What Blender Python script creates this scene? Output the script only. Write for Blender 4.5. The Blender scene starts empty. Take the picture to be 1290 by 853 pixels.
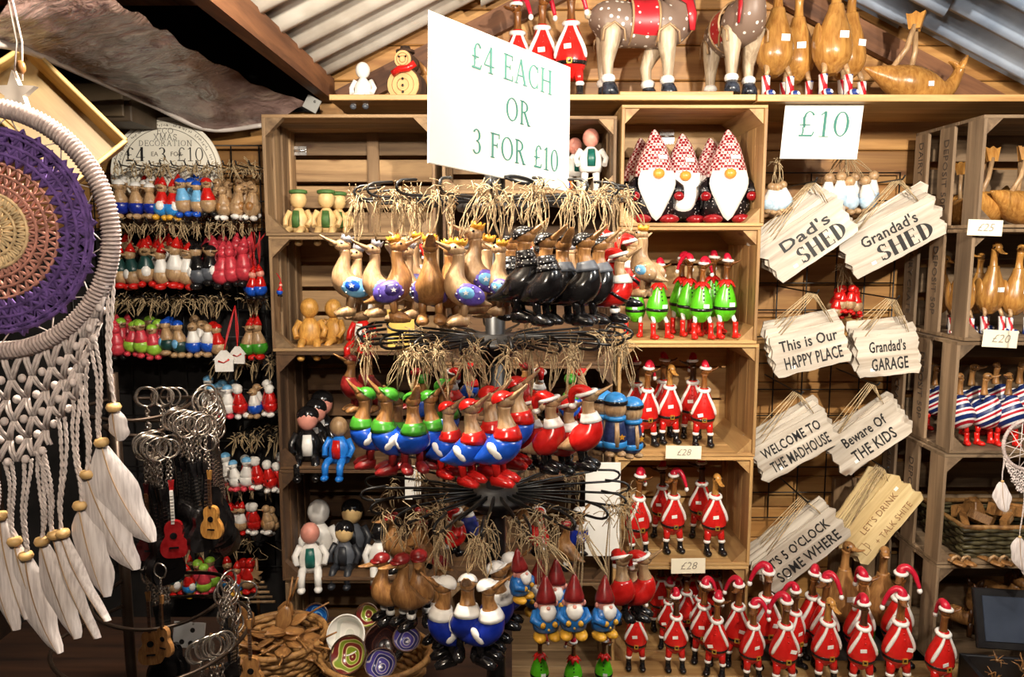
import bpy, math, random
from mathutils import Vector, Matrix, noise

# ------------------------------------------------------------------ camera, world, lights, exposure
scn = bpy.context.scene
COL = scn.collection
RND = random.Random(11)
F, CX, CY = 950.0, 645.0, 426.5            # focal length and centre in photo pixels (1290 x 853)
PITCH = math.radians(7.0)
CAM = Vector((0, 0, 1.6))
cam = bpy.data.cameras.new('camera'); cam.sensor_width = 36; cam.lens = 36 * F / 1290; cam.clip_start = 0.05
camo = bpy.data.objects.new('camera', cam); COL.objects.link(camo)
camo.location = CAM; camo.rotation_euler = (math.pi / 2 - PITCH, 0, 0)
scn.camera = camo
scn.view_settings.view_transform = 'Standard'; scn.view_settings.look = 'None'
scn.view_settings.gamma = 1; scn.view_settings.use_curve_mapping = False
scn.view_settings.exposure = 0.35
w = bpy.data.worlds.new('shed_air'); scn.world = w; w.use_nodes = True
w.node_tree.nodes['Background'].inputs[0].default_value = (1.0, 0.80, 0.66, 1)
w.node_tree.nodes['Background'].inputs[1].default_value = 0.014

def lamp(name, loc, power, color, radius, aim=None, angle=120, blend=0.6):
    d = bpy.data.lights.new(name, 'SPOT' if aim else 'POINT'); d.energy = power; d.color = color; d.shadow_soft_size = radius
    o = bpy.data.objects.new(name, d); COL.objects.link(o); o.location = loc
    if aim:
        d.spot_size = math.radians(angle); d.spot_blend = blend
        o.rotation_euler = (Vector(aim) - Vector(loc)).to_track_quat('-Z', 'Y').to_euler()
    return o
lamp('ceiling_or_fill_lamp', (1.00, 0.22, 2.38), 235, (1.0, 0.90, 0.76), 0.03, (0.95, 2.9, 1.95), 98, .9)
lamp('ceiling_or_fill_lamp', (-0.34, 1.22, 2.17), 66, (1.0, 0.90, 0.76), 0.03)
lamp('ceiling_or_fill_lamp', (-0.10, -0.40, 2.32), 54, (1.0, 0.88, 0.74), 0.04)  # added front fill without a fixture, lifts the dreamcatcher and near things
lamp('ceiling_or_fill_lamp', (1.30, 1.10, 2.20), 34, (1.0, 0.91, 0.78), 0.04)  # added lamp without a fixture, brightens the right-hand roof sheets

def ray(px, py):
    v = (CY - py) / F
    return Vector(((px - CX) / F, math.cos(PITCH) + v * math.sin(PITCH), -math.sin(PITCH) + v * math.cos(PITCH)))
def P(px, py, Y):                           # where the ray through a photo pixel meets the upright plane at distance Y
    d = ray(px, py); return CAM + d * (Y / d.y)
def MPP(px, py, Y):                         # metres per pixel there
    return (Y / ray(px, py).y) / F
def XZ(px, Y, z):                           # X for a pixel column at distance Y and height z
    t = Y * math.cos(PITCH) - (z - CAM.z) * math.sin(PITCH)
    return (px - CX) / F * t

# ------------------------------------------------------------------ materials
def lin(c):
    return tuple(((x / 255) / 12.92 if x / 255 <= .04045 else ((x / 255 + .055) / 1.055) ** 2.4) for x in c) + (1,)
MATS = {}
def nodes(name):
    m = bpy.data.materials.new(name); m.use_nodes = True
    nt = m.node_tree; b = nt.nodes['Principled BSDF']
    return m, nt, b
def mixc(nt, fac, a, b, mode='MIX'):
    n = nt.nodes.new('ShaderNodeMix'); n.data_type = 'RGBA'; n.blend_type = mode
    for i, x in ((0, fac), (6, a), (7, b)):
        if hasattr(x, 'is_linked') or isinstance(x, bpy.types.NodeSocket): nt.links.new(x, n.inputs[i])
        else: n.inputs[i].default_value = x
    return n.outputs[2]
def ramp(nt, fac, stops):
    n = nt.nodes.new('ShaderNodeValToRGB'); nt.links.new(fac, n.inputs[0])
    e = n.color_ramp.elements
    while len(e) < len(stops): e.new(0.5)
    for k, (p, c) in enumerate(stops): e[k].position = p; e[k].color = c
    return n.outputs[0]
def texn(nt, kind, scale, vec=None, **kw):
    n = nt.nodes.new(kind)
    if 'Scale' in n.inputs: n.inputs['Scale'].default_value = scale
    for k, v in kw.items():
        if k in n.inputs: n.inputs[k].default_value = v
        else: setattr(n, k, v)
    if vec is not None: nt.links.new(vec, n.inputs[0])
    return n
def coords(nt, scale=(1, 1, 1), rot=(0, 0, 0), jitter=False, which='Object'):
    tc = nt.nodes.new('ShaderNodeTexCoord'); mp = nt.nodes.new('ShaderNodeMapping')
    nt.links.new(tc.outputs[which], mp.inputs[0])
    mp.inputs['Scale'].default_value = scale; mp.inputs['Rotation'].default_value = rot
    if jitter:
        oi = nt.nodes.new('ShaderNodeObjectInfo'); mu = nt.nodes.new('ShaderNodeMath'); mu.operation = 'MULTIPLY'
        mu.inputs[1].default_value = 37.0; nt.links.new(oi.outputs['Random'], mu.inputs[0])
        nt.links.new(mu.outputs[0], mp.inputs['Location'])
    return mp.outputs[0]
def bump(nt, b, h, s, d=0.002):
    n = nt.nodes.new('ShaderNodeBump'); n.inputs['Strength'].default_value = s; n.inputs['Distance'].default_value = d
    nt.links.new(h, n.inputs['Height']); nt.links.new(n.outputs[0], b.inputs['Normal'])

def paint(name, c, rough=0.32, var=0.12, metal=0, scale=9):
    """glossy or flat paint with slight uneven brushing"""
    if name in MATS: return MATS[name]
    m, nt, b = nodes(name)
    n = texn(nt, 'ShaderNodeTexNoise', scale, coords(nt), Detail=3)
    c = lin(c); dark = tuple(x * (1 - 2.2 * var) for x in c[:3]) + (1,); lite = tuple(min(1, x * (1 + var) + .01) for x in c[:3]) + (1,)
    nt.links.new(ramp(nt, n.outputs[0], [(.3, dark), (.7, lite)]), b.inputs['Base Color'])
    b.inputs['Roughness'].default_value = rough; b.inputs['Metallic'].default_value = metal
    MATS[name] = m; return m

def wood(name, c1, c2, axis='X', rough=0.55, grain=26, stretch=14, knots=True, jitter=True, vary=.3, scale=1.0):
    """planked timber: grain runs along AXIS of the object"""
    if name in MATS: return MATS[name]
    m, nt, b = nodes(name)
    s = [grain * scale] * 3; s['XYZ'.index(axis)] = grain * scale / stretch
    v = coords(nt, tuple(s), jitter=jitter)
    g = texn(nt, 'ShaderNodeTexNoise', 1.0, v, Detail=5, Roughness=.6, Distortion=.6)
    col = ramp(nt, g.outputs[0], [(.28, lin(c2)), (.46, lin(tuple((a + d) / 2 for a, d in zip(c1, c2)))), (.68, lin(c1))])
    s2 = [5.0 * scale] * 3; s2['XYZ'.index(axis)] = 2.2 * scale
    n2 = texn(nt, 'ShaderNodeTexNoise', 1.0, coords(nt, tuple(s2), jitter=jitter), Detail=2)
    blot = ramp(nt, n2.outputs[0], [(.3, (.62, .60, .58, 1)), (.65, (1.08, 1.05, 1, 1))])
    col = mixc(nt, .7, col, blot, 'MULTIPLY')
    if knots:
        s3 = [9.0 * scale] * 3; s3['XYZ'.index(axis)] = 3.5 * scale
        k = texn(nt, 'ShaderNodeTexVoronoi', 1.0, coords(nt, tuple(s3), jitter=jitter))
        kr = ramp(nt, k.outputs[0], [(.05, (.32, .2, .12, 1)), (.13, (1, 1, 1, 1))])
        col = mixc(nt, .8, col, kr, 'MULTIPLY')
    if jitter:
        oi = nt.nodes.new('ShaderNodeObjectInfo')
        rr = ramp(nt, oi.outputs['Random'], [(0, (1 - vary,) * 3 + (1,)), (1, (1.0 + vary * .35, 1.0 + vary * .3, 1 + vary * .2, 1))])
        col = mixc(nt, 1.0, col, rr, 'MULTIPLY')
    nt.links.new(col, b.inputs['Base Color']); b.inputs['Roughness'].default_value = rough
    bump(nt, b, g.outputs[0], .35, .0025)
    MATS[name] = m; return m

def spots(name, base, dot, scale, size, rough=.35):
    """flat printed or painted dots"""
    if name in MATS: return MATS[name]
    m, nt, b = nodes(name)
    v = texn(nt, 'ShaderNodeTexVoronoi', scale, coords(nt), Randomness=.55)
    nt.links.new(ramp(nt, v.outputs[0], [(size, lin(dot)), (size + .04, lin(base))]), b.inputs['Base Color'])
    b.inputs['Roughness'].default_value = rough; MATS[name] = m; return m
def stripes(name, cols, scale, axis='X', rot=(0, 0, 0), rough=.4, which='Object'):
    """flat printed stripes of several colours"""
    if name in MATS: return MATS[name]
    m, nt, b = nodes(name)
    sep = nt.nodes.new('ShaderNodeSeparateXYZ'); nt.links.new(coords(nt, (scale,) * 3, rot, which=which), sep.inputs[0])
    fr = nt.nodes.new('ShaderNodeMath'); fr.operation = 'FRACT'; nt.links.new(sep.outputs['XYZ'.index(axis)], fr.inputs[0])
    r = nt.nodes.new('ShaderNodeValToRGB'); r.color_ramp.interpolation = 'CONSTANT'; e = r.color_ramp.elements
    while len(e) < len(cols): e.new(.5)
    for k, (p, c) in enumerate(cols): e[k].position = p; e[k].color = lin(c)
    nt.links.new(fr.outputs[0], r.inputs[0]); nt.links.new(r.outputs[0], b.inputs['Base Color'])
    b.inputs['Roughness'].default_value = rough; MATS[name] = m; return m
def gingham(name, scale):
    if name in MATS: return MATS[name]
    m, nt, b = nodes(name)
    c = texn(nt, 'ShaderNodeTexChecker', scale, coords(nt, (1, 1, 1), (0, 0, .78)))
    c.inputs['Color1'].default_value = lin((136, 12, 28)); c.inputs['Color2'].default_value = lin((222, 192, 186))
    nt.links.new(c.outputs[0], b.inputs['Base Color']); b.inputs['Roughness'].default_value = .3
    MATS[name] = m; return m

# ------------------------------------------------------------------ mesh helpers
def cr(seq, k=3):
    """smooth a list of number tuples by Catmull-Rom"""
    n = len(seq); out = []
    for i in range(n - 1):
        p0, p1, p2, p3 = seq[max(0, i - 1)], seq[i], seq[i + 1], seq[min(n - 1, i + 2)]
        for j in range(k):
            t = j / k
            out.append(tuple(.5 * (2 * b + (c - a) * t + (2 * a - 5 * b + 4 * c - d) * t * t + (-a + 3 * b - 3 * c + d) * t ** 3) for a, b, c, d in zip(p0, p1, p2, p3)))
    out.append(tuple(seq[-1])); return out
class MB:
    def __init__(s): s.v = []; s.f = []
    def add(s, vs, fs, M=None):
        o = len(s.v)
        s.v += [tuple(M @ Vector(q)) for q in vs] if M is not None else [tuple(q) for q in vs]
        s.f += [tuple(o + i for i in f) for f in fs]; return s
    def xf(s, M): s.v = [tuple(M @ Vector(q)) for q in s.v]; return s
    def box(s, c, d, M=None):
        x, y, z = d[0] / 2, d[1] / 2, d[2] / 2
        vs = [(c[0] + i * x, c[1] + j * y, c[2] + k * z) for i in (-1, 1) for j in (-1, 1) for k in (-1, 1)]
        return s.add(vs, [(0, 1, 3, 2), (4, 6, 7, 5), (0, 4, 5, 1), (2, 3, 7, 6), (0, 2, 6, 4), (1, 5, 7, 3)], M)
    def cbox(s, c, d, b, M=None):
        """box with its long edges chamfered by b (seen from the front: X-Z outline, depth along Y)"""
        x, y, z = d[0] / 2, d[1] / 2, d[2] / 2; vs = []
        for yy, e in ((-y, b), (-y + b, 0), (y - b, 0), (y, b)):
            for i, k in ((-1, -1), (1, -1), (1, 1), (-1, 1)): vs.append((c[0] + i * (x - e), c[1] + yy, c[2] + k * (z - e)))
        fs = [(0, 1, 2, 3), (15, 14, 13, 12)]
        for r in range(3):
            for q in range(4): a, b2 = r * 4 + q, r * 4 + (q + 1) % 4; fs.append((a, a + 4, b2 + 4, b2))
        return s.add(vs, fs, M)
    def loft(s, pts, rad, n=10, side=(1, 0, 0), cap=True, M=None):
        pts = [Vector(p) for p in pts]; side = Vector(side); vs = []; fs = []; m = len(pts)
        for i, p in enumerate(pts):
            t = (pts[min(m - 1, i + 1)] - pts[max(0, i - 1)]).normalized()
            nn = side.cross(t)
            nn = nn.normalized() if nn.length > 1e-6 else Vector((0, 0, 1)); sd = t.cross(nn).normalized()
            r = rad[i]; a, b = (r, r) if not isinstance(r, tuple) else r
            for k in range(n):
                an = 2 * math.pi * k / n; vs.append(p + sd * (a * math.cos(an)) + nn * (b * math.sin(an)))
        for i in range(m - 1):
            for k in range(n): fs.append((i * n + k, i * n + (k + 1) % n, (i + 1) * n + (k + 1) % n, (i + 1) * n + k))
        if cap: fs += [tuple(reversed(range(n))), tuple((m - 1) * n + k for k in range(n))]
        return s.add(vs, fs, M)
    def tube(s, pts, r, n=6, closed=False, M=None, r1=None):
        pts = [Vector(p) for p in pts]; m = len(pts); vs = []; fs = []; ref = None
        for i, p in enumerate(pts):
            a = pts[i - 1] if (i or closed) else p; b = pts[(i + 1) % m] if (i < m - 1 or closed) else p
            t = (b - a).normalized() if (b - a).length > 1e-9 else Vector((0, 0, 1))
            if ref is None: ref = t.orthogonal().normalized()
            ref = (ref - t * ref.dot(t)); ref = ref.normalized() if ref.length > 1e-6 else t.orthogonal().normalized()
            bi = t.cross(ref); rr = r[i] if isinstance(r, (list, tuple)) else (r if r1 is None else r + (r1 - r) * i / max(1, m - 1))
            for k in range(n):
                an = 2 * math.pi * k / n; vs.append(p + ref * (rr * math.cos(an)) + bi * (rr * math.sin(an)))
        for i in range(m if closed else m - 1):
            j = (i + 1) % m
            for k in range(n): fs.append((i * n + k, i * n + (k + 1) % n, j * n + (k + 1) % n, j * n + k))
        if not closed: fs += [tuple(reversed(range(n))), tuple((m - 1) * n + k for k in range(n))]
        return s.add(vs, fs, M)
    def blob(s, c, r, nu=12, nv=8, M=None, z0=-1.0, z1=1.0):
        vs = []; fs = []
        for j in range(nv + 1):
            a = math.asin(z0) + (math.asin(z1) - math.asin(z0)) * j / nv
            for i in range(nu):
                an = 2 * math.pi * i / nu
                vs.append((c[0] + r[0] * math.cos(a) * math.cos(an), c[1] + r[1] * math.cos(a) * math.sin(an), c[2] + r[2] * math.sin(a)))
        for j in range(nv):
            for i in range(nu): fs.append((j * nu + i, j * nu + (i + 1) % nu, (j + 1) * nu + (i + 1) % nu, (j + 1) * nu + i))
        return s.add(vs, fs, M)
    def lathe(s, prof, n=16, M=None, sx=1, sy=1, cap=True):
        vs = []; fs = []; m = len(prof)
        for r, z in prof:
            for i in range(n): an = 2 * math.pi * i / n; vs.append((sx * r * math.cos(an), sy * r * math.sin(an), z))
        for j in range(m - 1):
            for i in range(n): fs.append((j * n + i, j * n + (i + 1) % n, (j + 1) * n + (i + 1) % n, (j + 1) * n + i))
        if cap: fs += [tuple(reversed(range(n))), tuple((m - 1) * n + k for k in range(n))]
        return s.add(vs, fs, M)
    def prism(s, pts, t, M=None, y=0.0):
        """outline in the X-Z plane (anticlockwise seen from the front, -Y), thickness t along Y"""
        n = len(pts); vs = [(x, y - t / 2, z) for x, z in pts] + [(x, y + t / 2, z) for x, z in pts]
        fs = [tuple(range(n)), tuple(reversed(range(n, 2 * n)))] + [(i, i + n, (i + 1) % n + n, (i + 1) % n) for i in range(n)]
        return s.add(vs, fs, M)
    def mesh(s, name, mat, smooth=True):
        me = bpy.data.meshes.new(name); me.from_pydata(s.v, [], s.f)
        if smooth: me.polygons.foreach_set('use_smooth', [len(p) <= 4 for p in s.f])
        me.materials.append(mat); me.update(); return me
def T(x=0, y=0, z=0): return Matrix.Translation((x, y, z))
def RX(a): return Matrix.Rotation(math.radians(a), 4, 'X')
def RY(a): return Matrix.Rotation(math.radians(a), 4, 'Y')
def RZ(a): return Matrix.Rotation(math.radians(a), 4, 'Z')
def SC(x, y=None, z=None): return Matrix.Diagonal((x, x if y is None else y, x if z is None else z, 1))

# ------------------------------------------------------------------ objects, things, parts
def obj(name, me, parent=None, loc=None, rot=None, kind=None):
    o = bpy.data.objects.new(name, me); COL.objects.link(o)
    if parent is not None: o.parent = parent
    if loc is not None: o.location = loc
    if rot is not None: o.rotation_euler = rot
    if kind: o['kind'] = kind
    return o
def tag(o, label, cat, group=None):
    o['label'] = label; o['category'] = cat
    if group: o['group'] = group
    return o
def thing(name, label, cat, loc=(0, 0, 0), rot=(0, 0, 0), s=1, group=None):
    o = bpy.data.objects.new(name, None); COL.objects.link(o); o.empty_display_size = .02
    o.location = loc; o.rotation_euler = rot; o.scale = (s, s, s)
    return tag(o, label, cat, group)
class Proto:
    """the parts of a kind of thing, with shared meshes; each put() makes one individual of it"""
    def __init__(s, name, cat): s.name = name; s.cat = cat; s.parts = []
    def part(s, name, mb, mat, under=None, label=None, smooth=True):
        s.parts.append((name, mb.mesh(name, mat, smooth), under, label)); return len(s.parts) - 1
    def put(s, loc, rz=0, sc=1, label='', group=None, rx=0, ry=0, skip=()):
        r = math.radians
        o = thing(s.name, label, s.cat, loc, (r(rx), r(ry), r(rz)), sc, group); made = []
        for name, me, under, lab in s.parts:
            if name in skip: made.append(None); continue
            c = obj(name, me, o if under is None or made[under] is None else made[under])
            if lab: c['label'] = lab
            made.append(c)
        return o
ORD = ['leftmost', 'second from left', 'third from left', 'fourth from left', 'fifth from left', 'sixth from left', 'seventh from left', 'eighth from left', 'ninth from left', 'tenth from left', 'eleventh from left', 'twelfth from left', 'thirteenth from left', 'fourteenth from left']
def name_row(items, desc, group):
    """label look-alikes by their order along a row: items are (pixel x, object)"""
    items = sorted(items, key=lambda q: q[0]); n = len(items)
    for k, (x, o) in enumerate(items):
        o['group'] = group
        if n == 1: o['label'] = desc
        elif n == 2: o['label'] = desc + (', the left one' if k == 0 else ', the right one')
        else: o['label'] = desc + ', ' + ('rightmost' if k == n - 1 else ORD[k])
# ------------------------------------------------------------------ the shed: walls, floor, roof
M_wall = wood('wall_plank_timber', (214, 164, 98), (146, 96, 48), 'X', .5, 20, 16, vary=.28)
M_darkw = wood('dark_timber', (70, 44, 28), (30, 18, 12), 'X', .7, 22, 12)
M_beam = wood('roof_beam_timber', (150, 102, 68), (84, 52, 34), 'Y', .65, 24, 12)
M_shelf = wood('shelf_board_timber', (226, 190, 132), (176, 130, 76), 'X', .5, 22, 16)
M_crate = wood('pine_crate_timber', (212, 174, 116), (150, 108, 62), 'X', .55, 24, 14, vary=.22)
M_crateZ = wood('pine_crate_timber_upright', (204, 166, 110), (142, 102, 60), 'Z', .55, 24, 14, vary=.22)
M_crateY = wood('pine_crate_timber_end', (196, 160, 106), (140, 100, 58), 'Y', .55, 24, 14, vary=.22)
M_old = wood('weathered_crate_timber', (184, 152, 112), (116, 88, 60), 'X', .7, 24, 14, vary=.3)
M_oldZ = wood('weathered_crate_timber_upright', (172, 142, 106), (106, 80, 56), 'Z', .7, 24, 14, vary=.3)
M_oldY = wood('weathered_crate_timber_end', (168, 138, 102), (102, 78, 54), 'Y', .7, 24, 14, vary=.3)
M_black = paint('black_wire', (16, 14, 13), .4, .1)
M_ink = paint('black_lettering', (18, 15, 14), .6, .05)
M_card = paint('white_card', (240, 238, 230), .55, .02, scale=3)
M_cream = paint('cream_card', (240, 230, 204), .6, .03, scale=3)

wall = obj('wall_back', MB().box((0.1, 3.06, 1.4), (4.6, .04, 3.2)).mesh('wall_back', M_darkw, False), kind='structure')
pm = MB().cbox((0, 0, 0), (4.6, .03, .128), .004).mesh('plank', M_wall, False)
for k in range(22):
    obj('plank', pm, wall, (0.1 + RND.uniform(-.02, .02), 3.02 + RND.uniform(-.002, .002), 0.07 + .131 * k))
wl = obj('wall_left', MB().box((-2.1, 1.2, 1.4), (.04, 4.2, 3.2)).mesh('wall_left', M_darkw, False), kind='structure')
obj('floor', MB().box((0.1, 1.2, -.03), (4.8, 4.4, .06)).mesh('floor', paint('dark_floor', (52, 42, 36), .8, .3, scale=4), False), kind='structure')
wr = obj('wall_right', MB().box((2.42, 1.2, 1.4), (.04, 4.2, 3.2)).mesh('wall_right', M_darkw, False), kind='structure')

# corrugated roof: ridge runs away from the camera, sheets overlap down each slope
RXX, RZZ, SLO = 0.587, 2.80, 0.489
def roof_mat(name, c, c2):
    m, nt, b = nodes(name)
    n = texn(nt, 'ShaderNodeTexNoise', 6, coords(nt), Detail=4)
    nt.links.new(ramp(nt, n.outputs[0], [(.35, lin(c2)), (.65, lin(c))]), b.inputs['Base Color'])
    b.inputs['Roughness'].default_value = .5; return m
M_roofL = roof_mat('cream_corrugated_sheet', (222, 216, 204), (186, 176, 162))
M_roofR = roof_mat('daylight_tinted_sheet', (190, 206, 228), (146, 164, 190))  # cool daylight painted into the blue-grey of these sheets
def sheet(side, a0, a1, lift, y0, y1, mat, parent, wl_=.185, amp=.030):
    """one corrugated sheet from a0 to a1 metres (horizontally) from the ridge"""
    mb = MB(); ny = int((y1 - y0) / wl_ * 10); vs = []; fs = []; na = 3; t = .007
    for half in (0, 1):
        for i in range(na + 1):
            a = a0 + (a1 - a0) * i / na
            for j in range(ny + 1):
                y = y0 + (y1 - y0) * j / ny
                z = RZZ - SLO * a + lift + amp * math.cos(2 * math.pi * y / wl_) + half * t
                vs.append((RXX + side * a, y, z))
    W = ny + 1; S = (na + 1) * W
    for i in range(na):
        for j in range(ny):
            q = (i * W + j, i * W + j + 1, (i + 1) * W + j + 1, (i + 1) * W + j)
            fs.append(q); fs.append(tuple(S + x for x in reversed(q)))
    for j in range(ny):
        for i in (0, na): fs.append((i * W + j, i * W + j + 1, S + i * W + j + 1, S + i * W + j))
    mb.add(vs, fs); return obj('roof_sheet', mb.mesh('roof_sheet', mat), parent)
roofR = obj('ceiling_right', MB().box((RXX + .95, 1.2, RZZ - SLO * .95 + .13), (.2, 4, .01), None).mesh('ceiling_right', M_roofR, False), kind='structure')
roofL = obj('ceiling_left', MB().box((RXX - .7, 1.2, RZZ - SLO * .7 + .13), (.2, 4, .01), None).mesh('ceiling_left', M_roofL, False), kind='structure')
for y0, y1 in ((-.7, 1.13), (1.13, 2.99)):
    sheet(1, -.02, .88, .035, y0, y1, M_roofR, roofR); sheet(1, .82, 2.1, .070, y0, y1, M_roofR, roofR)
    sheet(-1, -.02, .70, .035, y0, y1, M_roofL, roofL); sheet(-1, .64, 1.34, .07, y0, y1, M_roofL, roofL)
# lean-to beyond the beam on the left, its deep shade painted as black
lean = obj('ceiling_lean_to', MB().box((-1.45, 1.2, 2.52), (1.5, 4, .02)).mesh('ceiling_lean_to', paint('shade_black', (14, 10, 9), .95, .1), False), kind='structure')
for k, y in enumerate((1.45, 2.05, 2.6)):
    obj('rafter', MB().box((0, 0, 0), (1.5, .06, .09)).mesh('rafter', M_beam, False), lean, (-1.42, y, 2.44))
def beam(n, label_pts, w_, h_, mat):
    (a, b) = label_pts; a = Vector(a); b = Vector(b); d = b - a; L = d.length
    o = obj('trim_%d' % n, MB().cbox((0, 0, 0), (w_, L, h_), .006).mesh('trim', mat, False), kind='structure')
    o.location = (a + b) / 2; o.rotation_euler = d.to_track_quat('Y', 'Z').to_euler(); return o
beam(1, ((-.70, -.2, 2.19), (-.70, 2.98, 2.19)), .045, .085, M_beam)
obj('trim_9', MB().box((-1.42, 2.985, 2.36), (1.36, .012, .50)).mesh('trim', paint('shade_black', (14, 10, 9), .95, .1), False), kind='structure')  # added black panel, stands in for shade on the upper wall
# gable verge boards under the sheets against the back wall
for n, (x0, x1, s) in enumerate(((RXX, 2.2, 1), (-.66, RXX, -1))):
    za = RZZ - SLO * abs(x0 - RXX) - .045; zb = RZZ - SLO * abs(x1 - RXX) - .045
    beam(2 + n, ((x0, 2.975, za), (x1, 2.975, zb)), .035, .085, M_beam)
beam(4, ((RXX, -.5, 2.70), (RXX, 2.98, 2.70)), .05, .14, M_beam)
# steel bracket where the long beam meets the wall plate
br = thing('joist_bracket', 'small galvanised joist bracket nailed at the end of the roof beam', 'bracket', P(393, 131, 2.84))
obj('plate', MB().cbox((0, 0, 0), (.055, .004, .05), .001).mesh('plate', paint('zinc', (190, 190, 184), .35, .05, .6), False), br, rot=(0, .5, 0))
obj('screw', MB().blob((.012, -.004, .008), (.005, .003, .005), 8, 4).mesh('screw', paint('zinc_dark', (120, 120, 116), .4, .05, .6)), br)

# ------------------------------------------------------------------ crates
def crate(label, x0, x1, z0, z1, yf, d, mats, side_n=3, back_n=3, gap=.012, back_gap=.02, left=True, group='wooden crates', post=0, yaw=0, rail=False, corner=.05):
    """an open crate lying on its side: boards of the bottom, top, ends and back are single parts"""
    mX, mZ, mY = mats; w_, h_ = x1 - x0, z1 - z0; t = .011
    r = thing('wooden_crate', label, 'crate', ((x0 + x1) / 2, yf, z0), (0, 0, yaw), 1, group)
    bw = d / 3
    fm = MB().cbox((0, 0, 0), (w_, bw - .004, t), .0015).mesh('shelf_board', mX, False)
    for k in range(3):
        obj('shelf_board', fm, r, (0, bw * (k + .5), t / 2)); obj('shelf_board', fm, r, (0, bw * (k + .5), h_ - t / 2))
    sw = (d - gap * (side_n - 1)) / side_n
    sm = MB().cbox((0, 0, 0), (t, sw, h_ - 2 * t), .0015).mesh('side_slat', mZ, False)
    for s in ((-1, 1) if left else (1,)):
        for k in range(side_n): obj('side_slat', sm, r, (s * (w_ / 2 - t / 2), sw / 2 + k * (sw + gap), h_ / 2))
    bh = (h_ - 2 * t - back_gap * (back_n - 1)) / back_n
    bm = MB().cbox((0, 0, 0), (w_ - 2 * t, .009, bh), .0015).mesh('back_board', mX, False)
    for k in range(back_n): obj('back_board', bm, r, (0, d - .006, t + bh / 2 + k * (bh + back_gap)))
    c = corner
    for sx in (-1, 1):
        for sz in (0, 1):
            X = sx * (w_ / 2 - t); Z = h_ - t if sz else t; k2 = -1 if sz else 1
            pts = [(X, Z), (X - sx * c, Z), (X, Z + k2 * c)]
            if sx * k2 > 0: pts = pts[::-1]
            obj('corner_block', MB().prism(pts, .03 if not rail else d - .02, None, (.017 if not rail else d / 2)).mesh('corner_block', mY, False), r)
    if post:
        obj('back_post', MB().cbox((0, 0, 0), (.045, .014, h_ - 2 * t), .002).mesh('back_post', mZ, False), r, (post, d - .018, h_ / 2))
    return r
NEW = (M_crate, M_crateZ, M_crateY); OLD = (M_old, M_oldZ, M_oldY)
OLD_SHADE = (wood('shade_tone_crate_timber', (124, 92, 60), (66, 44, 28), 'X', .7, 24, 14, vary=.3), wood('shade_tone_crate_timber_upright', (120, 88, 58), (64, 44, 28), 'Z', .7, 24, 14, vary=.3), wood('shade_tone_crate_timber_end', (112, 82, 54), (60, 40, 26), 'Y', .7, 24, 14, vary=.3))  # old timber darkened to stand in for shade inside these crates
YF = 2.57
CZ = [.066, .466, .866, 1.266, 1.666]
cl = ['pale crate at the foot crowded with small red-coated ducks', 'pale crate holding the lower row of red-coated ducks', 'pale crate holding the upper row of red-coated ducks', 'pale crate holding the green-bellied ducks', 'pale crate at the top holding the checked-hat gnomes']
for k, z in enumerate(CZ):
    dx = (0, .002, .006, -.004, .004)[k]
    crate(cl[k], .36 + dx, .845 + dx, z, z + .398, YF, .36, NEW, 4, 3, .003, .008, group='pale crates of the middle stack', rail=True)
AZ = [P(430, y, YF).z for y in (732, 592, 443, 297)]
al = ['old crate with the white and dark grey dolls', 'old crate with the dark-haired dolls and the dungaree doll', 'old crate with the golden wooden dolls', 'old crate with pale green-topped dolls at the top left']
AZT = AZ[1:] + [P(430, 143, YF).z]
for k, z in enumerate(AZ):
    dx = (.0, .006, -.004, -.012)[k]
    crate(al[k], -.82 + dx, -.245 + dx, z, AZT[k] - .002, YF, .36, OLD if k > 1 else OLD_SHADE, 4, 4, .022, .016, group='old crates of the left stack', post=.0 if k < 3 else .02, corner=.06)
BZ = [.40, .79, 1.19, 1.775]; BT = [.788, 1.188, 1.773, 2.03]
bl = ['shadowed crate at the bottom behind the carousel', 'shadowed crate in the middle behind the carousel', 'shadowed crate behind the hanging black-coated ducks', 'crate behind the big price sign with the white and green dolls']
for k, z in enumerate(BZ):
    crate(bl[k], -.235, .35, z, BT[k], YF + .01, .35, OLD if k == 3 else OLD_SHADE, 4, 3, .02, .02, group='old crates behind the carousel', corner=.05)
# crates on the right: weathered, open slatted ends with stencilled slats
OLDR = (wood('grey_crate_timber', (158, 134, 106), (92, 72, 52), 'X', .75, 24, 14, vary=.3), wood('grey_crate_timber_upright', (156, 132, 106), (90, 72, 54), 'Z', .75, 24, 14, vary=.3), wood('grey_crate_timber_end', (146, 122, 96), (86, 68, 50), 'Y', .75, 24, 14, vary=.3))
RXL = 1.525
rz_ = [P(1240, y, 2.5).z for y in (712, 572, 430, 287)]; rt = rz_[1:] + [P(1240, 143, 2.5).z]
rl = ['slatted crate holding the woven basket of wooden pieces', 'slatted crate holding the striped flag ducks', 'slatted crate holding brown ducks in flag boots', 'slatted crate at the top right with the upside-down ducks']
RC = []
for k, z in enumerate(rz_):
    dx = (-.05, -.035, -.012, .0)[k]
    RC.append((crate(rl[k], RXL + dx, RXL + dx + .56, z, rt[k] - .003, 2.5, .42, OLDR, 3, 3, .075, .03, group='slatted crates on the right'), RXL + dx, z, rt[k]))
low = crate('slatted crate on the plinth at the lower right holding carved animals', RXL - .05, RXL + .51, .14, rz_[0] - .003, 2.5, .42, OLDR, 3, 3, .075, .03, group='slatted crates on the right')

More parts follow.
